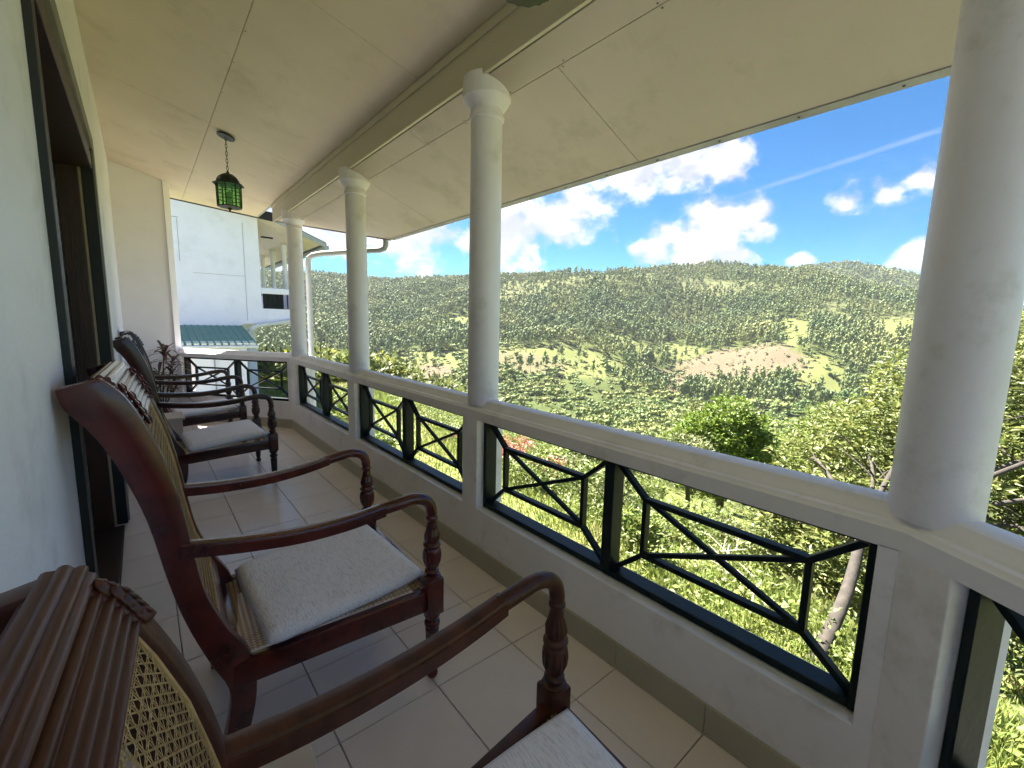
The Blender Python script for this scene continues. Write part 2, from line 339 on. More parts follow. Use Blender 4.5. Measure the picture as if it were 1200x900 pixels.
def build_ground():
    az = np.concatenate([np.arange(-180, -20, 4.), np.arange(-20, 110, .5), np.arange(110, 180, 4.)])
    rr = np.concatenate([[.5, 2, 3], np.geomspace(3.6, 40, 55), np.geomspace(42, 300, 55), np.arange(306, 1000, 8), np.geomspace(1010, 1900, 40), [1980, 2080]])
    A, Rr = np.meshgrid(np.radians(az), rr, indexing='ij'); X = np.sin(A)*Rr; Y = np.cos(A)*Rr; Z = terr(X, Y)
    na, nr = A.shape; v = np.stack([X, Y, Z], -1).reshape(-1, 3)
    i, j = np.meshgrid(np.arange(na), np.arange(nr-1), indexing='ij'); i2 = (i+1) % na
    f = np.stack([i*nr+j, i*nr+j+1, i2*nr+j+1, i2*nr+j], -1).reshape(-1, 4)
    m = bpy.data.materials.new('hillside_ground'); m.use_nodes = True; N = m.node_tree.nodes; L = m.node_tree.links
    b = N['Principled BSDF']; b.inputs['Roughness'].default_value = .95; b.inputs['Specular IOR Level'].default_value = .1
    tc = N.new('ShaderNodeTexCoord')
    def nz(sc, d):
        t = N.new('ShaderNodeTexNoise'); t.inputs['Scale'].default_value = sc; t.inputs['Detail'].default_value = d; t.inputs['Roughness'].default_value = .7; L.new(tc.outputs['Object'], t.inputs['Vector']); return t.outputs[0]
    def mix(f_, a, b_):
        x = N.new('ShaderNodeMix'); x.data_type = 'RGBA'; L.new(f_, x.inputs['Factor'])
        for k, q in (('A', a), ('B', b_)):
            if isinstance(q, tuple): x.inputs[k].default_value = (*q, 1)
            else: L.new(q, x.inputs[k])
        return x.outputs['Result']
    def mr(x, lo, hi):
        t = N.new('ShaderNodeMapRange'); L.new(x, t.inputs[0]); t.inputs[1].default_value = lo; t.inputs[2].default_value = hi; return t.outputs[0]
    at = N.new('ShaderNodeAttribute'); at.attribute_name = 'cover'; sp = N.new('ShaderNodeSeparateColor'); L.new(at.outputs['Color'], sp.inputs[0])
    fine = mr(nz(.55, 9), .3, .7); mid = mr(nz(.06, 8), .35, .65)
    under = mix(mid, (.045, .065, .02), (.085, .10, .03))
    yel = mix(fine, (.16, .165, .058), (.105, .13, .04)); brn = mix(fine, (.175, .13, .085), (.085, .075, .045)); spr = mix(fine, (.13, .13, .058), (.08, .095, .036))
    c = mix(sp.outputs[2], under, spr); c = mix(sp.outputs[1], c, yel); c = mix(sp.outputs[0], c, brn)
    lawn = mix(mr(nz(2.2, 9), .35, .68), (.18, .215, .06), (.25, .26, .09))
    at2 = N.new('ShaderNodeAttribute'); at2.attribute_name = 'lawn'
    c = mix(at2.outputs['Fac'], c, lawn); L.new(c, b.inputs['Base Color'])
    bp = N.new('ShaderNodeBump'); bp.inputs['Strength'].default_value = .8; bp.inputs['Distance'].default_value = .4; L.new(nz(1.6, 8), bp.inputs['Height']); L.new(bp.outputs[0], b.inputs['Normal'])
    me = npmesh('ground', v, f, m)
    br, ye, spv = covers(v[:, 0], v[:, 1])
    c = np.stack([br, ye, spv, np.ones_like(br)], -1).astype(np.float32)
    a1 = me.color_attributes.new('cover', 'FLOAT_COLOR', 'POINT'); a1.data.foreach_set('color', c.ravel())
    r = np.hypot(v[:, 0], v[:, 1]); a2 = me.attributes.new('lawn', 'FLOAT', 'POINT'); a2.data.foreach_set('value', (1-smooth(25, 80, r)).astype(np.float32))
    me.polygons.foreach_set('use_smooth', [True]*len(me.polygons))
    return tag(link('ground', me), 'grassy garden slope falling into the valley and rising to the far hill', kind='structure')
build_ground()

# ------------------------------------------------------------------ the balcony shell
def build_reflector():  # unseen cement slab added to bounce sunlight up into the balcony
    m = MB(); m.box((1.2, -5.0, -1.95), (3.5, 12.0, -1.60)); o = m.build('path', M['reflector'], bevel=.01); tag(o, 'added unseen cement apron along the foot of the house', kind='structure')
build_reflector()
FL = empty('floor'); tag(FL, 'beige ceramic tiled balcony floor', kind='structure')
def build_floor():
    MB().box((-2.6, -4.2, -.30), (1.52, 8.3, -.016)).build('slab', M['grout'], FL)
    gx = [1.505, 1.24, .84, .44, .04, -.19]; ty = 1.83
    proto = {}
    for a in range(len(gx)-1):
        x1, x0 = gx[a], gx[a+1]
        for k in range(-12, 17):
            y0 = ty+.4*k; y1 = y0+.4
            if y1 < -1.2 or y0 > 8.1: continue
            w = round(x1-x0, 3)
            if w not in proto:
                g = .0022; proto[w] = MB().box((g, g, -.016), (w-g, .4-g, 0)).mesh('tile', M['tile'], bevel=.0012, seg=1)
            o = link('tile', proto[w], FL); o.location = (x0, y0, random.uniform(-.0006, .0004))
build_floor()
WT = .20
PATH = [(-.19, -2.436), (1.505, .173), (1.505, 6.468), (.36, 8.03)]
def offset_path(d):
    P = [Vector((x, y, 0)) for x, y in PATH]; out = []
    def nrm(a, b):
        t = (b-a).normalized(); return Vector((t.y, -t.x, 0))
    for i, p in enumerate(P):
        if i == 0: n = nrm(P[0], P[1]); out.append(p+n*d)
        elif i == len(P)-1: n = nrm(P[-2], P[-1]); out.append(p+n*d)
        else:
            n1 = nrm(P[i-1], p); n2 = nrm(p, P[i+1]); b = (n1+n2).normalized(); out.append(p+b*(d/b.dot(n1)))
    return out
def path_sweep(prof):
    m = MB(); rings = []
    offs = [offset_path(d) for d, z in prof]
    for i in range(len(PATH)): rings.append([(offs[k][i].x, offs[k][i].y, prof[k][1]) for k in range(len(prof))])
    return m.loft(rings)
SEGF = []
for i in range(3):
    a = Vector((*PATH[i], 0)); b = Vector((*PATH[i+1], 0)); t = (b-a).normalized(); SEGF.append((a, t, Vector((t.y, -t.x, 0)), (b-a).length))
def seg_pt(i, u, d, z): a, t, n, l = SEGF[i]; p = a+t*u+n*d; return Vector((p.x, p.y, z))
PAR = empty('wall_parapet'); tag(PAR, 'white painted balcony parapet with moulded coping', kind='structure')
L0, L2 = SEGF[0][3], SEGF[2][3]
OPEN = [(0, L0-1.97, L0-.125), (1, .219-.173, 2.108-.173), (1, 2.263-.173, 4.1153-.173), (1, 4.2885-.173, 6.2437-.173), (2, .045, 1.86)]
ZB, ZT = .361, .917
def build_parapet():
    path_sweep([(0, -.30), (0, ZB), (WT, ZB-.012), (WT, -.30)]).build('lower_wall', M['parapet'], PAR, bevel=.004)
    path_sweep([(0, ZT), (0, .972), (.008, .978), (.012, .986), (.030, .990), (.034, .998), (.052, 1.012), (.060, 1.026), (.075, 1.033), (.125, 1.033), (.150, 1.026), (.165, 1.010), (.175, .992), (.19, .985), (.198, .975), (WT, ZT)]).build('coping', M['parapet'], PAR, smooth=35)
    for i in range(3):
        us = [0]
        for s_, a, b in OPEN:
            if s_ == i: us += [a, b]
        us.append(SEGF[i][3])
        for k in range(0, len(us), 2):
            a, b = us[k], us[k+1]
            if b-a < .01: continue
            # mitre piers at the corners
            e0 = 0; e1 = 0
            pin = [seg_pt(i, a, 0, 0), seg_pt(i, b, 0, 0)]; pout = [seg_pt(i, a, WT, 0), seg_pt(i, b, WT, 0)]
            op = offset_path(WT)
            if a < 1e-6: pout[0] = op[i]
            if abs(b-SEGF[i][3]) < 1e-6: pout[1] = op[i+1]
            MB().prism([(p.x, p.y, ZB-.005) for p in (pin[0], pin[1], pout[1], pout[0])], (0, 0, ZT-ZB+.01)).build('pier', M['parapet'], PAR, bevel=.0025, seg=1)
build_parapet()
SK = empty('skirting'); tag(SK, 'beige tile skirting along the foot of the parapet', kind='structure')
def build_skirting():
    for i in range(3):
        l = SEGF[i][3]; u = 0.05 if i == 0 else .0
        off = (1.83-.173) % .4 if i == 1 else .2
        cuts = [0]+[off+.4*k for k in range(40) if 0 < off+.4*k < l]+[l]
        for a, b in zip(cuts[:-1], cuts[1:]):
            if b-a < .02: continue
            P = [seg_pt(i, a+.001, -.011, .0), seg_pt(i, b-.001, -.011, .0), seg_pt(i, b-.001, .004, .0), seg_pt(i, a+.001, .004, .0)]
            MB().prism([tuple(p) for p in P], (0, 0, .122)).build('skirting_tile', M['skirt'], SK, bevel=.002, seg=1)
build_skirting()

# grilles in the parapet openings
def grille(i, a, b, label):
    rootp = seg_pt(i, a, .0, ZB); t = SEGF[i][1]; n = SEGF[i][2]
    o = empty('iron_grille', rootp, math.atan2(t.y, t.x)); tag(o, label, 'grille', 'black grilles in the parapet openings')
    w = b-a; h = ZT-ZB; D0, D1 = -.135, -.05   # local y = -outward
    fwd = .026
    for nm, bx in (('frame_post', ((.002, D0, .002), (fwd, D1, h-.002))), ('frame_post', ((w-fwd, D0, .002), (w-.002, D1, h-.002))), ('frame_rail', ((fwd, D0+.002, .003), (w-fwd, D1-.002, .032))), ('frame_rail', ((fwd, D0+.002, h-.026), (w-fwd, D1-.002, h-.003))), ('mullion', ((w/2-.027, D0+.004, .032), (w/2+.027, D1-.004, h-.026)))):
        MB().box(*bx).build(nm, M['iron'], o, bevel=.003, seg=1)
    yc = (D0+D1)/2; B = .021; Dp = .034
    for x0, x1 in ((fwd, w/2-.027), (w/2+.027, w-fwd)):
        z0, z1 = .032, h-.026; ix, iz = .145, .125
        c = [(x0+ix, z0+iz), (x1-ix, z0+iz), (x1-ix, z1-iz), (x0+ix, z1-iz)]; oc = [(x0, z0), (x1, z0), (x1, z1), (x0, z1)]
        for k in range(4):
            p, q = c[k], c[(k+1) % 4]
            MB().bar((p[0], yc, p[1]), (q[0], yc, q[1]), Dp, B, (0, 0, 1) if k % 2 == 0 else (1, 0, 0)).build('bar', M['iron'], o, bevel=.002, seg=1)
            MB().bar((oc[k][0], yc, oc[k][1]), (c[k][0], yc, c[k][1]), Dp-.003, B, (0, 0, 1)).build('corner_strut', M['iron'], o, bevel=.002, seg=1)
        MB().bar((c[0][0], yc-.004, c[0][1]), (c[2][0], yc-.004, c[2][1]), Dp-.012, B*.9).build('diagonal', M['iron'], o, bevel=.002, seg=1)
        MB().bar((c[1][0], yc+.004, c[1][1]), (c[3][0], yc+.004, c[3][1]), Dp-.013, B*.9).build('diagonal', M['iron'], o, bevel=.002, seg=1)
GL = ['black diagonal grille cut off by the right picture edge', 'black diagonal grille nearest the camera, between the two nearest columns', 'black diagonal grille second from the thick near column', 'black diagonal grille beside the far corner column, third from the near column', 'black diagonal grille in the slanted far end parapet behind the chairs']
for k, (i, a, b) in enumerate(OPEN): grille(i, a, b, GL[k])

# columns
CXY = [(1.602, .130), (1.602, 2.182), (1.602, 4.215), (1.602, 6.345)]
CL = ['thick white round column nearest the camera at the right', 'white round column second from the camera with moulded capital', 'white round column third from the camera', 'white round column at the far corner beside the downpipe']
def build_columns():
    top = 2.82-.38*(1.602-1.52)
    prof = [(.0955, 1.0), (.0955, 1.06), (.0945, 1.6), (.092, 2.2), (.0905, top-.155), (.098, top-.15), (.101, top-.138), (.098, top-.126), (.092, top-.122), (.092, top-.10), (.105, top-.085), (.122, top-.062), (.131, top-.045), (.136, top-.042), (.138, top-.02), (.138, top+.06)]
    sh = MB().lathe(prof[:5], seg=40).mesh('shaft', M['colp'], smooth=50); cp = MB().lathe(prof[4:], seg=40).mesh('capital', M['colp'], smooth=40)
    for (x, y), lb in zip(CXY, CL):
        o = empty('column', (x, y, 0)); tag(o, lb, 'column', 'columns along the parapet'); link('shaft', sh, o); link('capital', cp, o)
build_columns()

# ceiling, soffit, beam, roof
def zin(x): return 3.05+.26*(1.52-x)
def zout(x): return 2.82-.38*(x-1.52)
def clip(poly, n, c):
    out = []
    for i in range(len(poly)):
        p, q = poly[i], poly[(i+1) % len(poly)]; dp = n[0]*p[0]+n[1]*p[1]-c; dq = n[0]*q[0]+n[1]*q[1]-c
        if dp <= 0: out.append(p)
        if dp*dq < 0:
            t = dp/(dp-dq); out.append((p[0]+t*(q[0]-p[0]), p[1]+t*(q[1]-p[1])))
    return out
def hp(p, q):      # half plane left out: beyond the line p->q
    dx, dy = q[0]-p[0], q[1]-p[1]; n = (dy, -dx); 
    if n[1] < 0: n = (-n[0], -n[1])
    return n, n[0]*p[0]+n[1]*p[1]
VIN = hp((.498, 8.905), (1.671, 7.897)); VOUT = hp((1.52, 6.90), (2.391, 5.254))
NOUT = hp((1.52, -.55), (2.42, .05)); NOUT = ((-NOUT[0][0], -NOUT[0][1]), -NOUT[1])
CE = empty('ceiling'); tag(CE, 'cream painted sloping balcony ceiling of large flat boards', kind='structure')
def build_ceiling():
    def sheet(poly, zf, name, m, par, th=.010, lift=0):
        if len(poly) < 3: return
        MB().prism([(x, y, zf(x)+lift) for x, y in poly], (0, 0, th)).build(name, m, par)
    g = .0018
    ys = [-3.0, -2.05, .37, 2.79, 5.21, 7.63, 10.1]
    for xa, xb in ((-.25, .62), (.62, 1.522)):
        off = 0 if xa < 0 else .0
        for a, b in zip(ys[:-1], ys[1:]):
            p = clip([(xa+g, a+g), (xb-g, a+g), (xb-g, b-g), (xa+g, b-g)], *VIN); sheet(p, zin, 'ceiling_board', M['ceiling'], CE)
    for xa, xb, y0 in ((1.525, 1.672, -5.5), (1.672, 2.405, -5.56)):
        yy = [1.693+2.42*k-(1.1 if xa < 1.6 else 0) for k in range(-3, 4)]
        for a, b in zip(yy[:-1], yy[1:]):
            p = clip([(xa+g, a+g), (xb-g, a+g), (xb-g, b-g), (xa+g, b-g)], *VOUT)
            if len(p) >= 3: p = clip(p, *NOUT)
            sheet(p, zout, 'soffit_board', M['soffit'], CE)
    big = clip([(-.25, -3.0), (1.52, -3.0), (1.52, 10), (-.25, 10)], *VIN); sheet(big, zin, 'batten_backing', M['dark'], CE, .02, .012)
    big = clip(clip([(1.53, -5), (2.40, -5), (2.40, 9), (1.53, 9)], *VOUT), *NOUT); sheet(big, zout, 'batten_backing', M['dark'], CE, .02, .012)
    MB().box((1.500, -.5, 2.822), (1.523, 7.02, 3.062)).build('beam', M['beamp'], CE, bevel=.004)
    MB().box((1.488, -.5, 3.0), (1.4995, 7.02, 3.050)).build('beam_moulding', M['beamp'], CE, bevel=.003)
    # screw heads in the eave strip and the eave edge
    e = MB(); e.prism([(2.392, -.05, zout(2.392)-.006), (2.43, -.03, zout(2.43)-.006), (2.43, 5.18, zout(2.43)-.006), (2.392, 5.252, zout(2.392)-.006)], (0, 0, .004)); e.build('eave_strip', M['fascia'], CE)
    for k in range(14):
        y = .1+k*.37; MB().lathe([(.006, -.004), (.005, -.001), (.002, 0)], (2.411, y, zout(2.411)-.006), 8).build('screw', M['dark'], CE)
    for x0_, zf in ((1.66, zout), (1.684, zout), (.632, zin)):
        for k in range(12):
            y = .25+k*.46+random.uniform(-.05, .05); MB().lathe([(.0045, -.002), (.004, -.0005), (.002, 0)], (x0_, y, zf(x0_)), 8).build('screw', M['dark'], CE)
    RF = empty('roof'); tag(RF, 'dark roof over the balcony', kind='structure')
    top = lambda x: 2.62-.38*(x-2.43)+.06 if x > 1.5 else 3.34+.27*(1.5-x)
    p = clip([(-9, -8), (2.47, -8), (2.47, 10), (-9, 10)], *hp((1.0, 8.6), (2.47, 5.25)))
    MB().prism([(x, y, (3.62 if x > 2 else top(-1.5)+.9)) if False else (x, y, top(max(x, -4))) for x, y in [(1.50, -3.1), (1.50, 8.05), (.3, 9.1), (-4, 9.4), (-4, -3.1)]], (0, 0, .05)).build('roof_sheet', M['roof'], RF)
    MB().prism([(x, y, 3.34-.70*(x-1.5)) for x, y in [(2.47, .08), (2.47, 5.22), (1.5, 7.05), (1.5, -.55)]], (0, 0, .05)).build('roof_sheet', M['roof'], RF)
    MB().prism([(1.5, 7.04, 3.05), (1.5, 8.04, 3.05), (1.5, 8.04, 3.34), (1.5, 7.04, 3.34)], (.02, 0, 0)).build('verge_board', M['fascia'], RF)
    MB().prism([(-4, -8, top(-4)), (-4, 9.4, top(-4)), (-10, 9.4, top(-4)-2.3), (-10, -8, top(-4)-2.3)], (0, 0, .05)).build('roof_sheet', M['roof'], RF)
    MB().box((2.432, -.02, 2.478), (2.452, 5.17, 2.60)).build('fascia_board', M['fascia'], RF, bevel=.002, seg=1)
    a, b = Vector((2.41, 5.24, 0)), Vector((1.50, 6.95, 0)); t = (b-a).normalized(); n = Vector((t.y, -t.x, 0))
    MB().add([(*(p+n*d).xy, zout(p.x)+z) for p in (a, b) for d in (.002, .022) for z in (-.012, .12)], [(0, 1, 3, 2), (4, 6, 7, 5), (0, 4, 5, 1), (2, 3, 7, 6), (0, 2, 6, 4), (1, 5, 7, 3)]).build('verge_board', M['fascia'], RF)
    a, b = Vector((1.70, 7.875, 0)), Vector((.30, 9.08, 0)); t = (b-a).normalized(); n = Vector((t.y, -t.x, 0))
    MB().add([(*(p+n*d).xy, zin(p.x)+z) for p in (a, b) for d in (.002, .022) for z in (-.018, .12)], [(0, 1, 3, 2), (4, 6, 7, 5), (0, 4, 5, 1), (2, 3, 7, 6), (0, 2, 6, 4), (1, 5, 7, 3)]).build('verge_board', M['dark'], RF)
build_ceiling()
def build_gutter():
    o = empty('rain_gutter_pipe', (1.79, 6.47, -1.6)); tag(o, 'white downpipe with horizontal arm beside the far corner column', 'downpipe')
    def P(x, y, z): return (x-1.79, y-6.47, z+1.6)
    pts = [(2.405, 5.36, 2.50), (2.405, 5.36, 2.43), (2.395, 5.375, 2.395), (2.36, 5.43, 2.375), (2.2, 5.70, 2.373)]
    MB().tube([P(*p) for p in pts], .034, 14).build('gutter_outlet', M['gutter'], o, smooth=40)
    pts = [(2.2, 5.70, 2.373), (1.90, 6.24, 2.360), (1.83, 6.38, 2.345), (1.795, 6.455, 2.31), (1.79, 6.47, 2.25), (1.79, 6.47, -1.6)]
    MB().tube([P(*p) for p in pts], .0355, 14).build('pipe', M['pvc'], o, smooth=40)
    for z in (2.12, 1.2, .2): MB().lathe([(.037, -.012), (.041, -.01), (.041, .01), (.037, .012)], P(1.79, 6.47, z), 14).build('collar', M['pvc'], o)
build_gutter()

# house wall with the doorway, end wall
def build_walls():
    w = empty('wall_left'); tag(w, 'white house wall along the left of the balcony', kind='structure')
    Y0, Y1, ZD = 1.93, 4.10, 2.52; X = -.19
    def zt(x): return 3.9
    MB().box((X-.28, -4.4, -.3), (X, Y0, 3.9)).build('wall_face', M['wall'], w)
    MB().box((X-.28, Y1, -.3), (X, 8.6, 3.9)).build('wall_face', M['wall'], w)
    MB().box((X-.28, Y0, ZD), (X, Y1, 3.9)).build('wall_face', M['wall'], w)
    s = MB(); s.box((X, Y1+.14, 0), (X+.011, 8.05, .12)); s.build('skirting_strip', M['skirt'], w, bevel=.002, seg=1)
    MB().box((X, 5.35, 1.16), (X+.012, 5.44, 1.30)).build('socket_plate', M['pvc'], w, bevel=.003)
    # dark room behind the doorway
    rm = empty('wall_room'); tag(rm, 'dark room wall seen through the open doorway', kind='structure')
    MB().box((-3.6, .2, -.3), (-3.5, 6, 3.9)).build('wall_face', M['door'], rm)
    MB().box((-3.5, .2, -.3), (X-.28, .3, 3.9)).build('wall_face', M['wall'], rm); MB().box((-3.5, 5.9, -.3), (X-.28, 6.0, 3.9)).build('wall_face', M['wall'], rm)
    MB().box((-3.5, .3, 2.9), (X-.28, 5.9, 3.0)).build('room_ceiling', M['wall'], rm)
    d = empty('doorway', (X, Y1, 0)); tag(d, 'dark timber doorway with open leaf in the left wall', 'doorway')
    def bx(n, a, b, m, par=d, **k): return MB().box((a[0]-X, a[1]-Y1, a[2]), (b[0]-X, b[1]-Y1, b[2])).build(n, m, par, **k)
    # far jamb: grey plaster band, black casing, bead, brown post, dark rebate, inner post
    bx('plaster_band', (X, Y1+.035, 0), (X+.028, Y1+.135, ZD+.135), M['trimg'], bevel=.004)
    bx('plaster_band', (X, Y0-.02, ZD+.04), (X+.028, Y1+.034, ZD+.135), M['trimg'], bevel=.004)
    bx('casing', (X-.04, Y1-.012, 0), (X+.02, Y1+.034, ZD+.04), M['black'], bevel=.003)
    bx('bead', (X-.052, Y1-.022, 0), (X-.0405, Y1-.001, ZD), M['bead'])
    bx('door_post', (X-.155, Y1-.06, 0), (X-.053, Y1-.001, ZD), M['door'], bevel=.004)
    bx('door_post', (X-.275, Y1-.03, 0), (X-.215, Y1-.001, ZD), M['door'], bevel=.004)
    bx('bead', (X-.214, Y1-.036, 0), (X-.205, Y1-.001, ZD), M['bead'])
    bx('lintel', (X-.20, Y0+.03, ZD-.10), (X+.018, Y1-.062, ZD-.001), M['door'], bevel=.004)
    bx('casing', (X-.02, Y0-.045, 0), (X+.020, Y0+.03, ZD+.04), M['black'], bevel=.003)
    bx('bead', (X-.004, Y0+.031, 0), (X+.016, Y0+.042, ZD), M['bead'])
    bx('threshold', (X-.28, Y0+.03, -.012), (X-.002, Y1-.062, .012), M['door'], bevel=.004)
    lf = bx('door_leaf', (X-.32-.80, Y1-.02, .01), (X-.285, Y1+.025, ZD-.03), M['door'], bevel=.004)
    bx('handle', (X-.38, Y1-.075, 1.0), (X-.36, Y1-.045, 1.14), M['bead'], lf, bevel=.004)
    e = empty('wall_end'); tag(e, 'plain white end wall behind the potted plant', kind='structure')
    MB().prism([(X, 8.05, -.3), (.36, 8.05, -.3), (.36, 8.05, zin(.36)+.005), (X, 8.05, zin(X)+.005)], (0, .22, 0)).build('wall_face', M['wallend'], e)
    MB().prism([(.362, 8.02, -.3), (.435, 8.10, -.3), (.435, 8.10, zin(.435)), (.362, 8.02, zin(.362))], (.0, .20, 0)).build('wall_edge', M['wallend'], e)
    # lower storey and body of the house under the balcony
    MB().box((-9, -7, -4.0), (1.50, 8.4, -.31)).build('wall_base', M['wall'], w)
    MB().box((-9, 8.05, -.3), (-.48, 8.3, 3.9)).build('wall_gable', M['wall'], w)
build_walls()

# ------------------------------------------------------------------ chairs
def cane_mesh(name, fn, nu, nv, u0, u1, v0, v1, inside=None):
    """six way cane: fn(u, v, lift) -> point; u across, v along"""
    m = MB(); w = .00145
    def ribbon(pts):
        rings = []
        for k, (u, v, l) in enumerate(pts):
            p = fn(u, v, l); q = fn(*(pts[k+1] if k+1 < len(pts) else pts[k-1])); d = (q-p) if k+1 < len(pts) else (p-q)
            nrm = (fn(u, v, l+.002)-p); sd = d.cross(nrm)
            if sd.length < 1e-9: continue
            sd = sd.normalized()*w; rings.append([p-sd, p+sd])
        if len(rings) < 2: return
        k0 = len(m.v)
        for r in rings: m.v += [tuple(r[0]), tuple(r[1])]
        for i in range(len(rings)-1): m.f.append((k0+2*i, k0+2*i+1, k0+2*i+3, k0+2*i+2))
    pu = (u1-u0)/nu; pv = (v1-v0)/nv; st = 14
    for i in range(1, nu):
        for dx in (-.0022, .0022):
            ribbon([(u0+i*pu+dx, v0+(v1-v0)*k/st, .0006*((k+i) % 2)) for k in range(st+1)])
    for j in range(1, nv):
        for dv in (-.0022, .0022):
            ribbon([(u0+(u1-u0)*k/6, v0+j*pv+dv, .0022) for k in range(7)])
    for sgn in (1, -1):
        for k in range(-nv, nu):
            # diagonal starting on a grid step
            pts = []
            for j in range(nv+1):
                i = k+j if sgn == 1 else k+nv-j
                if 0 <= i <= nu: pts.append((u0+i*pu, v0+j*pv, .0034+.0006*sgn+.0012*(j % 2)))
            if len(pts) > 1: ribbon(pts)
    return m.mesh(name, None)
def spline(pts, n):
    P = [Vector(p) for p in pts]; out = []
    for i in range(len(P)-1):
        p0 = P[max(i-1, 0)]; p1 = P[i]; p2 = P[i+1]; p3 = P[min(i+2, len(P)-1)]
        for k in range(n):
            t = k/n; out.append(.5*((2*p1)+(p2-p0)*t+(2*p0-5*p1+4*p2-p3)*t*t+(3*p1-p0-3*p2+p3)*t**3))
    out.append(P[-1]); return out
SB = [(-.172, 1.300), (-.157, 1.245), (-.105, 1.165), (-.058, 1.05), (-.015, .90), (.020, .70), (.055, .545), (.102, .40), (.150, .27), (.148, .15), (.118, 0)]
SF = [(-.085, 1.326), (-.036, 1.270), (.004, 1.178), (.043, 1.044), (.070, .90), (.088, .76), (.112, .62), (.160, .49), (.222, .36), (.232, .20), (.195, 0)]
def mid_at(z):
    zs = [(.5*(a[1]+b[1]), .5*(a[0]+b[0])) for a, b in zip(SB, SF)][::-1]
    return float(np.interp(z, [q[0] for q in zs], [q[1] for q in zs]))
HW = .285; CZ = 1.172
def front_at(z):
    q = SF[::-1]; return float(np.interp(z, [a[1] for a in q], [a[0] for a in q]))
def build_chair_meshes(CZ, WX):
    D = {}
    def stile(s):
        sb = spline([(x, 0, z) for x, z in SB], 4); sf = spline([(x, 0, z) for x, z in SF], 4); rings = []
        for p, q in zip(sb, sf):
            z = .5*(p.z+q.z); y = s*(HW-.05*max(0, (.38-z)/.38)); t = .024
            rings.append([(p.x, y-t, p.z), (q.x, y-t, q.z), (q.x, y+t, q.z), (p.x, y+t, p.z)])
        return MB().loft(rings).mesh('stile', None, smooth=40, bevel=.006)
    D['stile'] = [stile(1), stile(-1)]
    # reeded crest: profile runs down the front, over the rolled top, and back
    def crest():
        # path up the front, over a tight roll at the top; reeds all the way, then the plain back
        top = 1.296; path = [(front_at(z)-.004, z) for z in np.linspace(CZ, top, 60)]
        cx, cz, r0 = front_at(top)-.030, top+.002, .026
        for k in range(1, 26):
            t = math.radians(-5+k*195/25); path.append((cx+r0*math.cos(t), cz+r0*math.sin(t)))
        P = np.array(path); dl = np.concatenate([[0], np.cumsum(np.linalg.norm(np.diff(P, axis=0), axis=1))]); T = np.gradient(P, axis=0); T /= np.linalg.norm(T, axis=1, keepdims=True)
        amp = np.abs(np.sin(math.pi*dl/.0185))*.0068; N_ = np.stack([T[:, 1], -T[:, 0]], -1); Q = P+N_*amp[:, None]
        prof = [tuple(q) for q in Q]+[(front_at(z)-.052, z) for z in np.linspace(top-.02, CZ, 12)]
        W_ = HW+WX
        return MB().loft([[(x, y, z) for x, z in prof] for y in np.linspace(-W_, W_, 9)]).mesh('crest_rail', None, smooth=50)
    D['crest'] = crest()
    def carving(s):
        m = MB()
        for k, z in enumerate(np.linspace(CZ+.012, 1.288, 5)):
            c = Vector((front_at(z)+.006, s*(HW-.004 if WX > 0 else HW-.040), z)); r = .0155 if WX > 0 else .011
            d = Vector((-.5, -s*.45, 1)).normalized(); e = Vector((0, s, .35)).normalized(); nn = d.cross(e).normalized()
            if nn.x < 0: nn = -nn
            rings = []
            for t in np.linspace(-1, 1, 9):
                w = math.sqrt(max(0, 1-t*t))*r*(1.0 if t < 0 else .75)+.0004; ctr = c+d*(t*r*1.5)+e*(.006*t*t)
                rings.append([ctr+e*(math.cos(a)*w)+nn*(math.sin(a)*w*.55*(1+.25*math.cos(4*a))) for a in [2*math.pi*q/12 for q in range(12)]])
            m.loft(rings)
            m.tube([c-d*.014+nn*.006, c+nn*.0095, c+d*.014+nn*.006+e*.004], [.0015, .0028, .0012], 6)
        return m.mesh('leaf_carving', None, smooth=60)
    D['carv'] = [carving(1), carving(-1)]
    def lowrail():
        z0, z1 = .455, .505; W_ = HW-.02
        return MB().add([(front_at(z)-.022+o, y, z) for z in (z0, z1) for y in (-W_, W_) for o in (-.014, .014)], [(0, 1, 3, 2), (4, 6, 7, 5), (0, 4, 5, 1), (2, 3, 7, 6), (0, 2, 6, 4), (1, 5, 7, 3)]).mesh('lower_back_rail', None, smooth=40, bevel=.004)
    D['lowrail'] = lowrail()
    def fback(u, v, l):
        z = v; e = .004; p = Vector((front_at(z)-.016, u, z)); d = Vector((front_at(z+e)-front_at(z-e), 0, 2*e)).normalized(); nr = Vector((d.z, 0, -d.x)); return p+nr*l
    D['bcane'] = cane_mesh('back_cane', fback, 23, 31, -HW+.03, HW-.03, .505, CZ)
    def edging():
        m = MB()
        for s in (-1, 1): m.tube([fback(s*(HW-.029), z, .004) for z in np.linspace(.51, CZ-.005, 14)], .0042, 5)
        for z in (CZ-.003, .508): m.tube([fback(y, z, .004) for y in np.linspace(-HW+.03, HW-.03, 5)], .0042, 5)
        return m.mesh('cane_edging', None, smooth=60)
    D['edge'] = edging()
    # seat frame, sloping back
    XF, XR = .862, .185
    def zs(x): return .405-.055*(XF-x)/(XF-XR)
    FWd = .372
    def srail(s):
        yr, yf = s*(HW), s*FWd; h = .085; t = .021
        return MB().add([(x, y+o, zs(x)+z) for x, y in ((XR-.02, yr), (XF, yf)) for o in (-t, t) for z in (-h, 0)], [(0, 1, 3, 2), (4, 6, 7, 5), (0, 4, 5, 1), (2, 3, 7, 6), (0, 2, 6, 4), (1, 5, 7, 3)]).mesh('side_rail', None, smooth=40, bevel=.005)
    D['srail'] = [srail(1), srail(-1)]
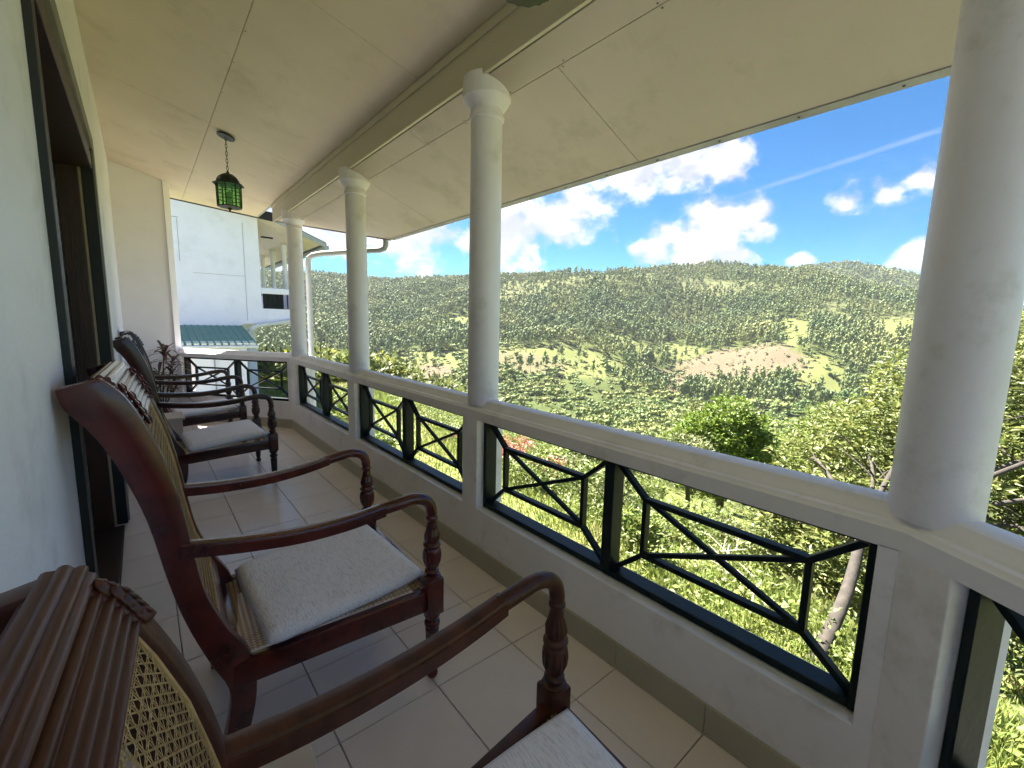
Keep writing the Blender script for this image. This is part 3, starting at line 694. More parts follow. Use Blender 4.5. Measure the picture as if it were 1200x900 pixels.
    D['frail'] = MB().box((XF-.022, -FWd+.03, zs(XF)-.085), (XF+.022, FWd-.03, zs(XF))).mesh('front_rail', None, smooth=40, bevel=.006)
    D['rrail'] = MB().box((XR-.03, -HW+.015, zs(XR)-.07), (XR+.015, HW-.015, zs(XR)-.001)).mesh('rear_rail', None, smooth=40, bevel=.005)
    def fseat(u, v, l):
        k = HW-.03+(FWd-HW)*(v-XR)/(XF-XR); return Vector((v, u*k, zs(v)-.004+l))
    D['scane'] = cane_mesh('seat_cane', fseat, 34, 38, -1, 1, XR+.01, XF-.02)
    def leg(s):
        m = MB(); y = s*FWd; c = (XF, y, 0)
        low = [(.010, 0), (.020, .004), (.024, .016), (.022, .030), (.014, .040), (.019, .048), (.0215, .06), (.027, .20), (.0285, .225), (.020, .232), (.031, .240), (.033, .250), (.031, .260), (.021, .267), (.030, .278), (.034, .288), (.034, .300)]
        hi = [(.036, .455), (.036, .463), (.022, .470), (.030, .478), (.030, .486), (.020, .494), (.028, .505), (.036, .525), (.0385, .548), (.037, .570), (.030, .585), (.036, .594), (.036, .602), (.027, .610), (.033, .625), (.034, .638), (.026, .662), (.021, .684), (.019, .70), (.024, .706), (.024, .714), (.0205, .72), (.0215, .735)]
        def fl(z):
            if .06 < z < .215: return (.13, 14)
            if .505 < z < .575: return (.10, 14)
            if .62 < z < .67: return (.16, 12)
            return (0, 1)
        def dens(p, n=3):
            o = []
            for a, b in zip(p[:-1], p[1:]):
                for k in range(n): t = k/n; o.append((a[0]+(b[0]-a[0])*t, a[1]+(b[1]-a[1])*t))
            return o+[p[-1]]
        m.lathe(dens(low), c, 42, fl); m2 = MB().lathe(dens(hi), c, 42, fl)
        me1 = m
        b = MB(); h = .037; b.box((XF-h, y-h, .298), (XF+h, y+h, .457)); bm_ = b.mesh('leg_block', None, smooth=40, bevel=.007)
        return me1.mesh('front_leg', None, smooth=55), bm_, m2.mesh('arm_support', None, smooth=55)
    D['leg'] = [leg(1), leg(-1)]
    def arm(s):
        # flat moulded part
        cl = spline([(.055, HW+.004, .792), (.20, HW+.022, .772), (.38, HW+.047, .762), (.54, HW+.066, .772), (.665, HW+.078, .792)], 5)
        rings = []
        for k, p in enumerate(cl):
            f = k/(len(cl)-1); wd = .027+.003*math.sin(f*3); th = .021-.002*f; y = s*p.y
            sec = [(-wd, -th), (wd, -th), (wd, th*.55), (wd*.8, th*.62), (wd*.72, th*.95), (wd*.2, th*1.12), (-wd*.2, th*1.12), (-wd*.72, th*.95), (-wd*.8, th*.62), (-wd, th*.55)]
            rings.append([(p.x, y+a*s, p.z+b) for a, b in sec])
        A = MB().loft(rings).mesh('arm', None, smooth=38, bevel=0)
        c2 = spline([(.655, HW+.077, .791), (.72, HW+.082, .800), (.78, HW+.085, .806), (.826, HW+.087, .795), (.853, HW+.087, .768), (XF, FWd, .728)], 5)
        B = MB().tube([(p.x, s*p.y, p.z) for p in c2], [.0235]*8+[.0225]*(len(c2)-8), 16).mesh('arm_curl', None, smooth=60)
        return A, B
    D['arm'] = [arm(1), arm(-1)]
    return D
CH = {'plain': build_chair_meshes(1.180, -.023), 'worn': build_chair_meshes(1.212, .022)}
def recol(me, m):
    c = me.copy(); c.materials.clear(); c.materials.append(m); return c
def make_chair(loc, rz, wood, label):
    t = empty('armchair', loc, rz); tag(t, label, 'chair', 'cane armchairs in a row')
    k = wood
    if k not in CHV:
        CHV[k] = {n: ([tuple(recol(q, M[k]) for q in x) if isinstance(x, tuple) else recol(x, M[k]) for x in v] if isinstance(v, list) else recol(v, M['cane'] if n in ('bcane', 'scane', 'edge') else M[k])) for n, v in CH['worn' if k == 'worn' else 'plain'].items()}
        if k == 'worn':
            for n_ in ('stile', 'carv', 'crest', 'bcane', 'edge'):
                for me_ in (CHV[k][n_] if isinstance(CHV[k][n_], list) else [CHV[k][n_]]):
                    for v_ in me_.vertices:
                        if v_.co.z > .5: v_.co.z = .5+(v_.co.z-.5)*.80
    V = CHV[k]
    for i in range(2):
        link('stile', V['stile'][i], t); link('side_rail', V['srail'][i], t)
        lg = link('front_leg', V['leg'][i][0], t); link('leg_block', V['leg'][i][1], lg); link('arm_support', V['leg'][i][2], t)
        ar = link('arm', V['arm'][i][0], t); link('arm_curl', V['arm'][i][1], ar)
    cr = link('crest_rail', V['crest'], t)
    for i in range(2): link('leaf_carving', V['carv'][i], cr)
    link('lower_back_rail', V['lowrail'], t); link('front_rail', V['frail'], t); link('rear_rail', V['rrail'], t)
    b = link('back_cane', V['bcane'], t); tag(b, kind='stuff'); link('cane_edging', V['edge'], b)
    s = link('seat_cane', V['scane'], t); tag(s, kind='stuff')
    return t
CHV = {}
CHAIRS = [((-.035, .48, 0), R(-4), 'worn', 'worn brown cane armchair nearest the camera, cut off at the bottom left'),
          ((0, 1.895, 0), R(-2), 'mahog', 'glossy red mahogany cane armchair in the middle of the foreground'),
          ((-.01, 4.76, 0), R(0), 'mahog2', 'dark mahogany cane armchair third in the row, past the doorway'),
          ((-.02, 6.33, 0), R(3), 'mahog2', 'farthest dark cane armchair by the end parapet')]
def cushion_mesh(seed, th):
    # pillow like pad with rounded edges, soft sag and wrinkles
    n, k = 26, 26; L_, W_ = .60, .62; v = []; f = []
    def pt(i, j, side):
        a = -1+2*i/n; b = -1+2*j/k
        x = a*L_/2; y = b*W_/2*(1+.03*a)
        e = max(0, 1-abs(a)**14)*max(0, 1-abs(b)**14)
        nx = float(fbm(np.array(x*9+seed), np.array(y*5+seed), 3, seed))-.5
        h = th/2*(e**.30)*(1+.10*math.cos(a*1.4)*math.cos(b*1.4))+.013*nx*e
        # corners pull in
        q = .985+.015*(1-abs(a*b)**3)
        return (x*q, y*q, side*h+(.004*math.sin(x*9+seed)))
    idx = {}
    for side in (1, -1):
        for i in range(n+1):
            for j in range(k+1):
                edge = i in (0, n) or j in (0, k)
                key = (i, j, 0 if edge else side)
                if key not in idx: idx[key] = len(v); v.append(pt(i, j, side if not edge else 1))
    def g(i, j, s): return idx[(i, j, 0 if i in (0, n) or j in (0, k) else s)]
    for s in (1, -1):
        for i in range(n):
            for j in range(k):
                q = (g(i, j, s), g(i+1, j, s), g(i+1, j+1, s), g(i, j+1, s)); f.append(q if s == 1 else q[::-1])
    m = MB(); m.v = v; m.f = f; return m.mesh('cushion', M['cush'], smooth=180)
CUL = ['pale grey slub cushion on the worn nearest chair', 'pale grey slub cushion on the glossy red chair', 'pale cushion on the third dark chair', 'pale cushion on the farthest chair']
for k, (loc, rz, wd, lb) in enumerate(CHAIRS):
    make_chair(loc, rz, wd, lb)
    c = link('seat_cushion', cushion_mesh(k*3+1, (.055, .058, .07, .06)[k])); tag(c, CUL[k], 'cushion', 'seat cushions on the armchairs')
    dx, dy, az_ = [(.548, .0, -2), (.545, -.01, 4), (.525, 0, 2), (.53, 0, 0)][k]
    rm_ = Matrix.Rotation(rz, 4, 'Z'); p = rm_ @ Vector((dx, dy, 0))
    c.location = (loc[0]+p.x, loc[1]+p.y, .380+(.055, .058, .07, .06)[k]/2+.004); c.rotation_euler = (R(.5), R(-4.6), rz+R(az_))

def side_table(x0, y0, x1, y1, z, lb):
    o = empty('side_table', ((x0+x1)/2, (y0+y1)/2, 0)); tag(o, lb, 'table', 'low beige side tables between the chairs')
    w, d = (x1-x0)/2, (y1-y0)/2
    MB().box((-w, -d, z-.022), (w, d, z)).build('table_top', M['table'], o, bevel=.004)
    for a in (-1, 1):
        MB().box((-w+.02, a*(d-.02)-.009, 0), (w-.02, a*(d-.02)+.009, z-.023)).build('side_panel', M['table'], o, bevel=.002, seg=1)
    MB().box((-w+.02, -d+.03, .12), (w-.02, d-.03, .14)).build('shelf', M['table'], o)
side_table(-.15, .86, .25, 1.18, .45, 'low beige side table between the two nearest chairs')
side_table(-.12, 5.36, .27, 5.72, .50, 'low beige side table between the two far chairs')

# ------------------------------------------------------------------ lanterns
def lantern_meshes():
    pass
def lantern(loc, ceil, lb):
    o = empty('hanging_lantern', loc); tag(o, lb, 'lantern', 'green glass lanterns hung from the ceiling')
    h = .30; hw = .118
    c = ceil-loc[2]
    cn = MB().lathe([(.0, 0), (.075, 0), (.078, .012), (.05, .022), (0, .024)], (0, 0, 0), 24).mesh('canopy', M['lant'], smooth=40)
    cp = link('canopy', cn, o); cp.location = (0, 0, c-.026); cp.rotation_euler = (0, math.atan(.26), 0)
    z0 = .345; z1 = c-.02; n = max(3, int((z1-z0)/.034)); ch = link('chain', None if False else MB().tube([(0, 0, z0), (0, 0, z0+.012)], .006, 6).mesh('chain', M['lant']), o)
    for k in range(n):
        zc = z0+.012+(z1-z0-.012)*(k+.5)/n; hh = (z1-z0)/n*.62; pts = []
        for q in range(13):
            t = 2*math.pi*q/12; a, b = .0085*math.cos(t), hh*math.sin(t)
            pts.append((a, 0, zc+b) if k % 2 == 0 else (0, a, zc+b))
        MB().tube(pts, .0026, 5, False).build('chain_link', M['lant'], ch)
    # bell roof, octagonal
    MB().lathe([(.0, .345), (.012, .343), (.014, .328), (.045, .318), (.08, .292), (.098, .262), (.104, .238), (.135, .224), (.136, .216), (.10, .219)], (0, 0, 0), 8).build('bell_roof', M['lant'], o, smooth=30)
    bw = .105
    for k in range(8):
        t = math.pi/4*k+math.pi/8; a = (bw*math.cos(t), bw*math.sin(t)); t2 = t+math.pi/4; b = (bw*math.cos(t2), bw*math.sin(t2))
        MB().bar((a[0]*1.03, a[1]*1.03, .216), (a[0], a[1], .010), .009, .009, (math.cos(t), math.sin(t), .1)).build('post', M['lant'], o)
        for z in (.012, .08, .148): MB().bar((*a, z), (*b, z), .006, .006).build('crossbar', M['lant'], o)
        g = .97; MB().add([(a[0]*g, a[1]*g, .014), (b[0]*g, b[1]*g, .014), (b[0]*g, b[1]*g, .214), (a[0]*g, a[1]*g, .214)], [(0, 1, 2, 3)]).build('pane', M['gglass'], o)
    MB().lathe([(0, .0), (.04, .0), (.106, .006), (.106, .014), (0, .012)], (0, 0, 0), 8).build('base_plate', M['lant'], o)
    MB().lathe([(0, -.035), (.006, -.03), (.010, -.018), (.022, -.004), (.022, 0.002)], (0, 0, 0), 12).build('finial', M['lant'], o)
    MB().lathe([(.0, .02), (.017, .022), (.018, .07), (.030, .09), (.034, .12), (.026, .15), (0, .162)], (0, 0, 0), 14).build('bulb', M['pvc'], o, smooth=60)
lantern((.755, 5.294, 2.565), zin(.755), 'green glass lantern hanging on a chain above the far chairs')
lantern((1.13, 1.31, 2.67), zin(1.13), 'lantern at the top edge with only its dark tip in view')

# ------------------------------------------------------------------ neighbouring house
def build_neighbour():
    o = empty('white_house', (0, 19, -1.7)); tag(o, 'white neighbouring house with gable wall and pillared veranda uphill', 'house')
    Y = 19.; ZG = -1.7
    def T(p): return (p[0], p[1]-Y, p[2]-ZG)
    def box(n, a, b, m, par=o, **k): return MB().box(T(a), T(b)).build(n, m, par, **k)
    def prism(n, poly, off, m, par=o, **k): return MB().prism([T(p) for p in poly], off).build(n, m, par, **k)
    def zr(x): return 4.40+.385*(5.55-x)
    g = prism('gable_wall', [(-7, Y, -1.7), (2.9, Y, -1.7), (2.9, Y, 1.28), (3.55, Y, 1.28), (3.55, Y, zr(3.55)), (-2, Y, zr(-2)), (-7, Y, zr(-2)-1.9)], (0, 10, 0), M['nwall'])
    # plaster joints and conduit on the gable
    for a, b in (((3.05, 18.988, 1.4), (3.065, 18.999, 4.9)), ((1.15, 18.988, 3.35), (1.165, 18.999, 4.75)), ((1.5, 18.99, 3.0), (3.05, 18.999, 3.012)), ((.8, 18.99, 4.78), (1.2, 18.999, 4.80))):
        box('conduit', a, b, M['gutter'], g)
    # veranda
    box('veranda_slab', (3.551, Y+.002, 1.28), (5.05, Y+10, 1.46), M['nwall'])
    pr = box('veranda_parapet', (3.552, Y+.001, 1.461), (5.02, Y+.18, 1.86), M['nwall'])
    box('parapet_coping', (3.552, Y-.02, 2.42), (5.04, Y+.20, 2.64), M['nwall'], bevel=.02)
    gr = box('veranda_grille', (3.62, Y+.06, 1.861), (4.98, Y+.10, 1.885), M['iron'])
    for x in np.linspace(3.63, 4.97, 9): box('bar', (x-.02, Y+.06, 1.886), (x+.02, Y+.10, 2.42), M['iron'], gr)
    box('grille_back', (3.62, Y+.11, 1.862), (4.3, Y+.13, 2.42), M['iron'], gr)
    box('parapet_end', (4.99, Y+.002, 1.862), (5.03, Y+.178, 2.419), M['nwall'], pr)
    box('side_parapet', (4.86, Y+.21, 1.461), (5.04, Y+10, 2.62), M['nwall'])
    for k in range(5):
        c = T((4.94, Y+.11+2.2*k, 0)); MB().lathe([(.10, 2.63), (.095, 4.3), (.13, 4.4), (.13, zr(4.94)+.0)], (c[0], c[1], -ZG), 14).build('veranda_column', M['nwall'], o, smooth=40)
    prism('veranda_ceiling', [(3.553, Y-.6, zr(3.553)), (5.6, Y-.6, zr(5.6)), (5.6, Y+10, zr(5.6)), (3.553, Y+10, zr(3.553))], (0, 0, .03), M['ceiling'])
    box('veranda_lamp', (3.75, Y+.5, 4.55), (4.15, Y+.6, 4.60), M['iron'])
    rf = prism('roof', [(-2, Y-.75, zr(-2)+.05), (5.75, Y-.75, zr(5.75)+.05), (5.75, Y+10.5, zr(5.75)+.05), (-2, Y+10.5, zr(-2)+.05)], (0, 0, .09), M['roof'])
    prism('roof_slope', [(-2, Y-.75, zr(-2)+.05), (-2, Y+10.5, zr(-2)+.05), (-9, Y+10.5, zr(-2)-2.6), (-9, Y-.75, zr(-2)-2.6)], (0, 0, .09), M['roof'], rf)
    prism('verge_board', [(-2, Y-.77, zr(-2)-.07), (5.75, Y-.77, zr(5.75)-.07), (5.75, Y-.77, zr(5.75)+.10), (-2, Y-.77, zr(-2)+.10)], (0, .018, 0), M['fascia'], rf)
    box('eave_gutter', (5.70, Y-.8, zr(5.75)-.12), (5.84, Y+10, zr(5.75)+.04), M['gutter'], rf, bevel=.03)
    box('lower_wall', (2.901, Y+1.2, -1.7), (3.5, Y+9.8, 1.279), M['nwall'])
    # annexe with green sheet roof
    a = empty('lean_to_shed', (0, 17.6, -1.7)); tag(a, 'white lean-to with green sheet roof below the gable wall', 'shed')
    def T2(p): return (p[0], p[1]-17.6, p[2]+1.7)
    MB().box(T2((-1.5, 16.75, -1.75)), T2((2.62, 18.98, .60))).build('wall', M['nwall'], a)
    MB().box(T2((1.69, 16.70, -1.7)), T2((1.73, 16.74, .6))).build('conduit', M['gutter'], a)
    def zg(y): return 1.20-.20*(18.98-y)
    x = 2.86; w = .187; k = 0
    rib = [(0, 0), (.012, .028), (.03, .028), (.042, 0), (.187, 0)]
    while x > -1.6:
        m = MB(); pr_ = [(px, pz) for px, pz in rib]
        r1 = [T2((x-px, 18.98, zg(18.98)+pz)) for px, pz in pr_]; r2 = [T2((x-px, 16.42, zg(16.42)+pz)) for px, pz in pr_]
        n = len(r1); vs_ = r1+r2+[(p[0], p[1], p[2]-.012) for p in r1+r2]
        fs_ = [(i, i+1, n+i+1, n+i) for i in range(n-1)]+[(2*n+i+1, 2*n+i, 3*n+i, 3*n+i+1) for i in range(n-1)]+[(n+i, n+i+1, 3*n+i+1, 3*n+i) for i in range(n-1)]
        sh_ = m.add(vs_, fs_).build('roof_sheet', M['green'], a)
        MB().add([T2((x-.045, 16.412, zg(16.412)+.001)), T2((x-.182, 16.412, zg(16.412)+.001)), T2((x-.182, 16.72, zg(16.72)+.004)), T2((x-.045, 16.72, zg(16.72)+.004)), T2((x-.045, 16.412, zg(16.412)-.05)), T2((x-.182, 16.412, zg(16.412)-.05))], [(0, 1, 2, 3), (0, 4, 5, 1)]).build('painted_sunlit_edge', M['painted_sun'], sh_); x -= w  # cream band imitates sunlight on the lower edge of each sheet
    MB().tube([T2(p) for p in [(-1.5, 16.36, .60), (2.9, 16.36, .57)]], .055, 10).build('gutter', M['pvc'], a, smooth=50)
    p = empty('drain_pipe', (2.98, 18.7, -1.7)); tag(p, 'white bent drain pipe beside the green roof', 'pipe')
    pts = [(4.9, 18.85, 1.47), (4.4, 18.8, 1.40), (3.35, 18.75, 1.22), (3.12, 18.72, 1.12), (3.0, 18.7, .95), (2.98, 18.7, .7), (2.98, 18.7, -1.75)]
    MB().tube([(q[0]-2.98, q[1]-18.7, q[2]+1.7) for q in pts], .075, 12).build('pipe_run', M['pvc'], p, smooth=50)
    for z in (.6, -.6): MB().lathe([(.078, -.03), (.09, -.028), (.09, .028), (.078, .03)], (0, 0, z+1.7), 12).build('collar', M['pvc'], p)
build_neighbour()

# ------------------------------------------------------------------ vegetation
def leaves(pos, dirs, length, width, fold=.25, droop=0.0):
    """two-triangle pointed leaves, folded on the midrib"""
    n = len(pos); d = dirs/np.linalg.norm(dirs, axis=1, keepdims=True)
    u = rng.normal(size=(n, 3))*.6+np.array([0, 0, 1.0]); s = np.cross(d, u); s /= np.linalg.norm(s, axis=1, keepdims=True)+1e-9
    nr = np.cross(s, d); L_ = (length*rng.uniform(.65, 1.25, n))[:, None]; W_ = (width*rng.uniform(.7, 1.2, n))[:, None]
    b = pos; t = pos+d*L_-nr*L_*droop; l = pos+d*L_*.45+s*W_*.5+nr*W_*fold; r = pos+d*L_*.45-s*W_*.5+nr*W_*fold
    v = np.stack([b, l, t, r], 1).reshape(-1, 3); i = np.arange(n)[:, None]*4
    f = np.concatenate([i+np.array([[0, 1, 2]]), i+np.array([[0, 2, 3]])], 0)
    return v, f
def cluster_leaves(centres, nper, rad, length, width, updir=.5, **k):
    c = np.repeat(centres, nper, axis=0); n = len(c)
    d = rng.normal(size=(n, 3)); d[:, 2] = np.abs(d[:, 2])*updir+d[:, 2]*.3; d /= np.linalg.norm(d, axis=1, keepdims=True)
    return leaves(c+d*rad*rng.uniform(.15, 1, (n, 1)), d, length, width, **k)
def shell_points(lobes, n, lo=.55, hi=1.03):
    """points in the outer shell of lobes (x,y,z,r,[flat]) with lumpy radii"""
    L_ = np.array([(x, y, z, r) for x, y, z, r in lobes]); w = L_[:, 3]**2; k = rng.choice(len(L_), n, p=w/w.sum())
    d = rng.normal(size=(n, 3)); d /= np.linalg.norm(d, axis=1, keepdims=True)
    lump = .78+.45*fbm(d[:, 0]*3+L_[k, 0]*3+20, d[:, 1]*3+d[:, 2]*2.3+L_[k, 1]*3+20, 3, 4)
    return L_[k, :3]+d*(L_[k, 3]*lump*rng.uniform(lo, hi, n)**.6)[:, None]
def limbs(base, fork, tips, r0, name, m, parent, off):
    mb = MB(); O = Vector(off); base, fork = Vector(base), Vector(fork)
    mid = base.lerp(fork, .5)+Vector((.06, -.05, 0)); P = spline([base, mid, fork], 5)
    mb.tube([p-O for p in P], [r0*(1.25-.45*i/(len(P)-1)) if i else r0*1.55 for i in range(len(P))], 10)
    br = MB()
    for t in tips:
        t = Vector(t); a = fork.lerp(t, .5)+Vector((random.uniform(-.25, .25), random.uniform(-.25, .25), random.uniform(-.05, .35)))*(t-fork).length*.35
        Q = spline([fork-(t-fork)*.02, a, t], 5); br.tube([p-O for p in Q], [r0*.62*(1-.8*i/(len(Q)-1)) for i in range(len(Q))], 7)
        for q in range(3):
            s_ = Q[random.randint(4, len(Q)-3)]; e = s_+Vector((random.gauss(0, 1), random.gauss(0, 1), random.gauss(.5, .6)))*(t-fork).length*.22
            br.tube([s_-O, s_.lerp(e, .5)-O+Vector((0, 0, .05)), e-O], [r0*.2, r0*.14, r0*.06], 5)
    tr = mb.build('trunk', m, parent, smooth=60); br.build('branches', m, tr, smooth=60); return tr
def gz(x, y): return float(terr(x, y))

def big_tree():
    bx, by = 4.9, 1.08; b = (bx, by, gz(bx, by)-.1); o = empty('spreading_tree', b); tag(o, 'spreading tree with pale olive leaves beyond the near column', 'tree')
    lobes = [(9.6, .9, .25, 1.15), (9.2, 1.7, -.45, .9), (8.75, 2.35, -.85, .55), (10.4, -.1, .75, 1.25), (10.2, -1.4, .35, 1.4), (9.4, .3, -1.0, 1.1), (8.9, 1.3, -1.55, .8), (9.6, -.9, -1.2, 1.3), (8.1, 2.3, -1.9, .6), (10.5, -2.7, -.2, 1.3), (8.9, .2, -2.1, .8), (9.3, -2.2, -1.6, 1.0), (8.35, 2.75, -1.35, .5), (8.0, 1.9, -2.4, .6), (7.6, .9, -2.2, .55), (7.7, 1.7, -1.0, .5), (7.5, .6, -.5, .55), (8.2, 2.2, -1.5, .5), (7.2, 1.5, -1.6, .4), (8.3, -.6, -1.0, .7), (8.6, -1.4, -.4, .8), (8.0, -1.0, -1.8, .6), (8.4, .3, -.2, .6)]
    limbs(b, (6.5, 1.1, -.85), [(x, y, z+.1) for x, y, z, r in lobes], .062, 'trunk', M['bark'], o, b)
    c = shell_points(lobes, 6600, .3); v, f = cluster_leaves(c, 9, .11, .115, .044, .5, droop=.15)
    link('crown', npmesh('crown', v-np.array(b), f, M['leafA']), o)
big_tree()
def round_tree():
    bx, by = 16.3, 7.1; b = (bx, by, gz(bx, by)-.1); o = empty('round_tree', b); tag(o, 'dense rounded bright green tree just beyond the parapet', 'tree')
    lobes = [(16, 7, -2.6, 1.35), (15.3, 7.8, -2.9, .95), (16.7, 6.2, -2.9, 1.0), (16.1, 6.9, -1.75, .85), (15.5, 7.5, -2.2, .75), (16.6, 6.3, -2.2, .7), (15.6, 7.2, -3.6, 1.2), (16.4, 6.5, -3.7, 1.1)]
    limbs(b, (16.1, 7, -4.0), [(x, y, z) for x, y, z, r in lobes], .13, 'trunk', M['barkd'], o, b)
    c = shell_points(lobes, 2300, .5); v, f = cluster_leaves(c, 9, .13, .15, .075, .6)
    link('crown', npmesh('crown', v-np.array(b), f, M['leafB']), o)
round_tree()
def small_tree(x, y, h, cr, lb, lm, nleaf=500, grp=None, ll=.12, lw=.05, name='young_tree'):
    b = (x, y, gz(x, y)-.05); o = empty(name, b); tag(o, lb, 'tree', grp)
    top = b[2]+h; lobes = [(x+random.uniform(-.5, .5)*cr, y+random.uniform(-.5, .5)*cr, top+random.uniform(-.7, .1)*cr, cr*random.uniform(.45, .75)) for _ in range(6)]
    limbs(b, (x+.05*h, y, b[2]+h*.55), [q[:3] for q in lobes], .05+.006*h, 'trunk', M['bark'], o, b)
    v, f = cluster_leaves(shell_points(lobes, nleaf, .4), 8, .12, ll, lw, .6); link('crown', npmesh('crown', v-np.array(b), f, M[lm]), o)
small_tree(10.9, 5.65, 2.3, .8, 'slim pale trunked young tree on the slope seen through the nearest grille', 'leafD', 320)
small_tree(22, 5.4, 6.0, 2.0, 'leafy tree on the slope between the round tree and the olive tree', 'leafC', 900, ll=.2, lw=.09)
small_tree(19.5, 2.0, 4.5, 1.9, 'tree on the slope behind the spreading olive tree', 'leafD', 800, ll=.18, lw=.08)
small_tree(26, 11.5, 5.5, 2.4, 'tree with dull green crown below the parapet left of the round tree', 'leafD', 900, ll=.24, lw=.11)
def shrub(x, y, r, h, lm, lb, grp, n=90, ll=.12, lw=.05, name='shrub', cat='shrub'):
    b = (x, y, gz(x, y)-.03); o = empty(name, b); tag(o, lb, cat, grp); st = MB()
    for k in range(6): 
        a = random.uniform(0, 6.28); e = Vector((math.cos(a)*r*.6, math.sin(a)*r*.6, h*random.uniform(.5, .9)))
        st.tube([(0, 0, 0), (e*.5+Vector((0, 0, .1*h))), e], [.018, .012, .006], 5)
    st.build('stems', M['barkd'], o)
    lobes = [(random.uniform(-.5, .5)*r, random.uniform(-.5, .5)*r, h*random.uniform(.45, .8), r*random.uniform(.4, .65)) for _ in range(5)]
    v, f = cluster_leaves(shell_points(lobes, n, .3), 8, .1, ll, lw, .6); link('foliage', npmesh('foliage', v, f, M[lm]), o)
for q in [(6.6, 7.9), (7.2, 8.8), (7.9, 8.0), (6.9, 9.6), (8.3, 9.4), (7.5, 7.2)]:
    shrub(q[0], q[1], .5, .7, 'leafR', 'red leaved shrub on the bank below the parapet', 'red leaved shrubs on the bank', 34, .09, .05, 'red_shrub')
for k, q in enumerate([(5.6, 3.4), (6.4, 4.6), (7.6, 4.1), (8.6, 5.6), (9.4, 3.7), (7.2, 6.1), (10.4, 7.2), (9.2, 8.2), (11.6, 5.0), (12.3, 7.8), (8.3, 2.7), (10.3, 9.8), (6.2, 6.6), (12.8, 3.4), (13.8, 6.0), (11.5, 11.2)]):
    shrub(q[0], q[1], random.uniform(.45, .8), random.uniform(.5, 1.0), ['leafC', 'leafD', 'leafC'][k % 3], 'green shrub growing on the steep bank below the parapet', 'green shrubs on the steep bank', 110, .12, .05)
for k, q in enumerate([(3.6, 8.8), (3.9, 10.4), (4.3, 12.2), (4.9, 14.3)]):
    shrub(q[0], q[1], .55, .9, 'leafC', 'leafy shrub on the lawn edge beyond the far end of the balcony', 'shrubs along the lawn edge', 110, .14, .06)
def hedge():
    b = (7.2, 33, gz(7.2, 33)); o = empty('yellow_hedge', b); tag(o, 'bright yellow green hedge behind the lawn beside the neighbouring house', 'hedge')
    lobes = [(x, 33+random.uniform(-.3, .3), b[2]+1.65+random.uniform(-.15, .2), random.uniform(.5, .75)) for x in np.arange(4.6, 11, .38)]+[(x, 33, b[2]+.8, .8) for x in np.arange(4.6, 11, .5)]
    st = MB()
    for x in np.arange(4.8, 11, .5): st.tube([(x-b[0], 0, -.1), (x-b[0]+.1, .1, 1.5)], [.03, .012], 5)
    st.build('stems', M['barkd'], o)
    v, f = cluster_leaves(shell_points(lobes, 1900, .5), 8, .16, .22, .10, .7); link('foliage', npmesh('foliage', v-np.array(b), f, M['leafY']), o)
hedge()
BT = ['low yellow green bush just right of the far corner column', 'low bush on the bank seen between the far corner column and the next', 'taller dull green bush on the bank past the far corner', 'distant bush at the lawn end past the far corner column']
for k, (x, y, h) in enumerate([(8.6, 24, 1.1), (11.2, 25, 1.5), (15, 30, 2.2), (12, 36, 1.8)]):
    small_tree(x, y, h, 1.3, BT[k], ['leafC', 'leafY', 'leafD', 'leafC'][k], 420, 'bushes past the far corner', .24, .11, 'garden_bush')

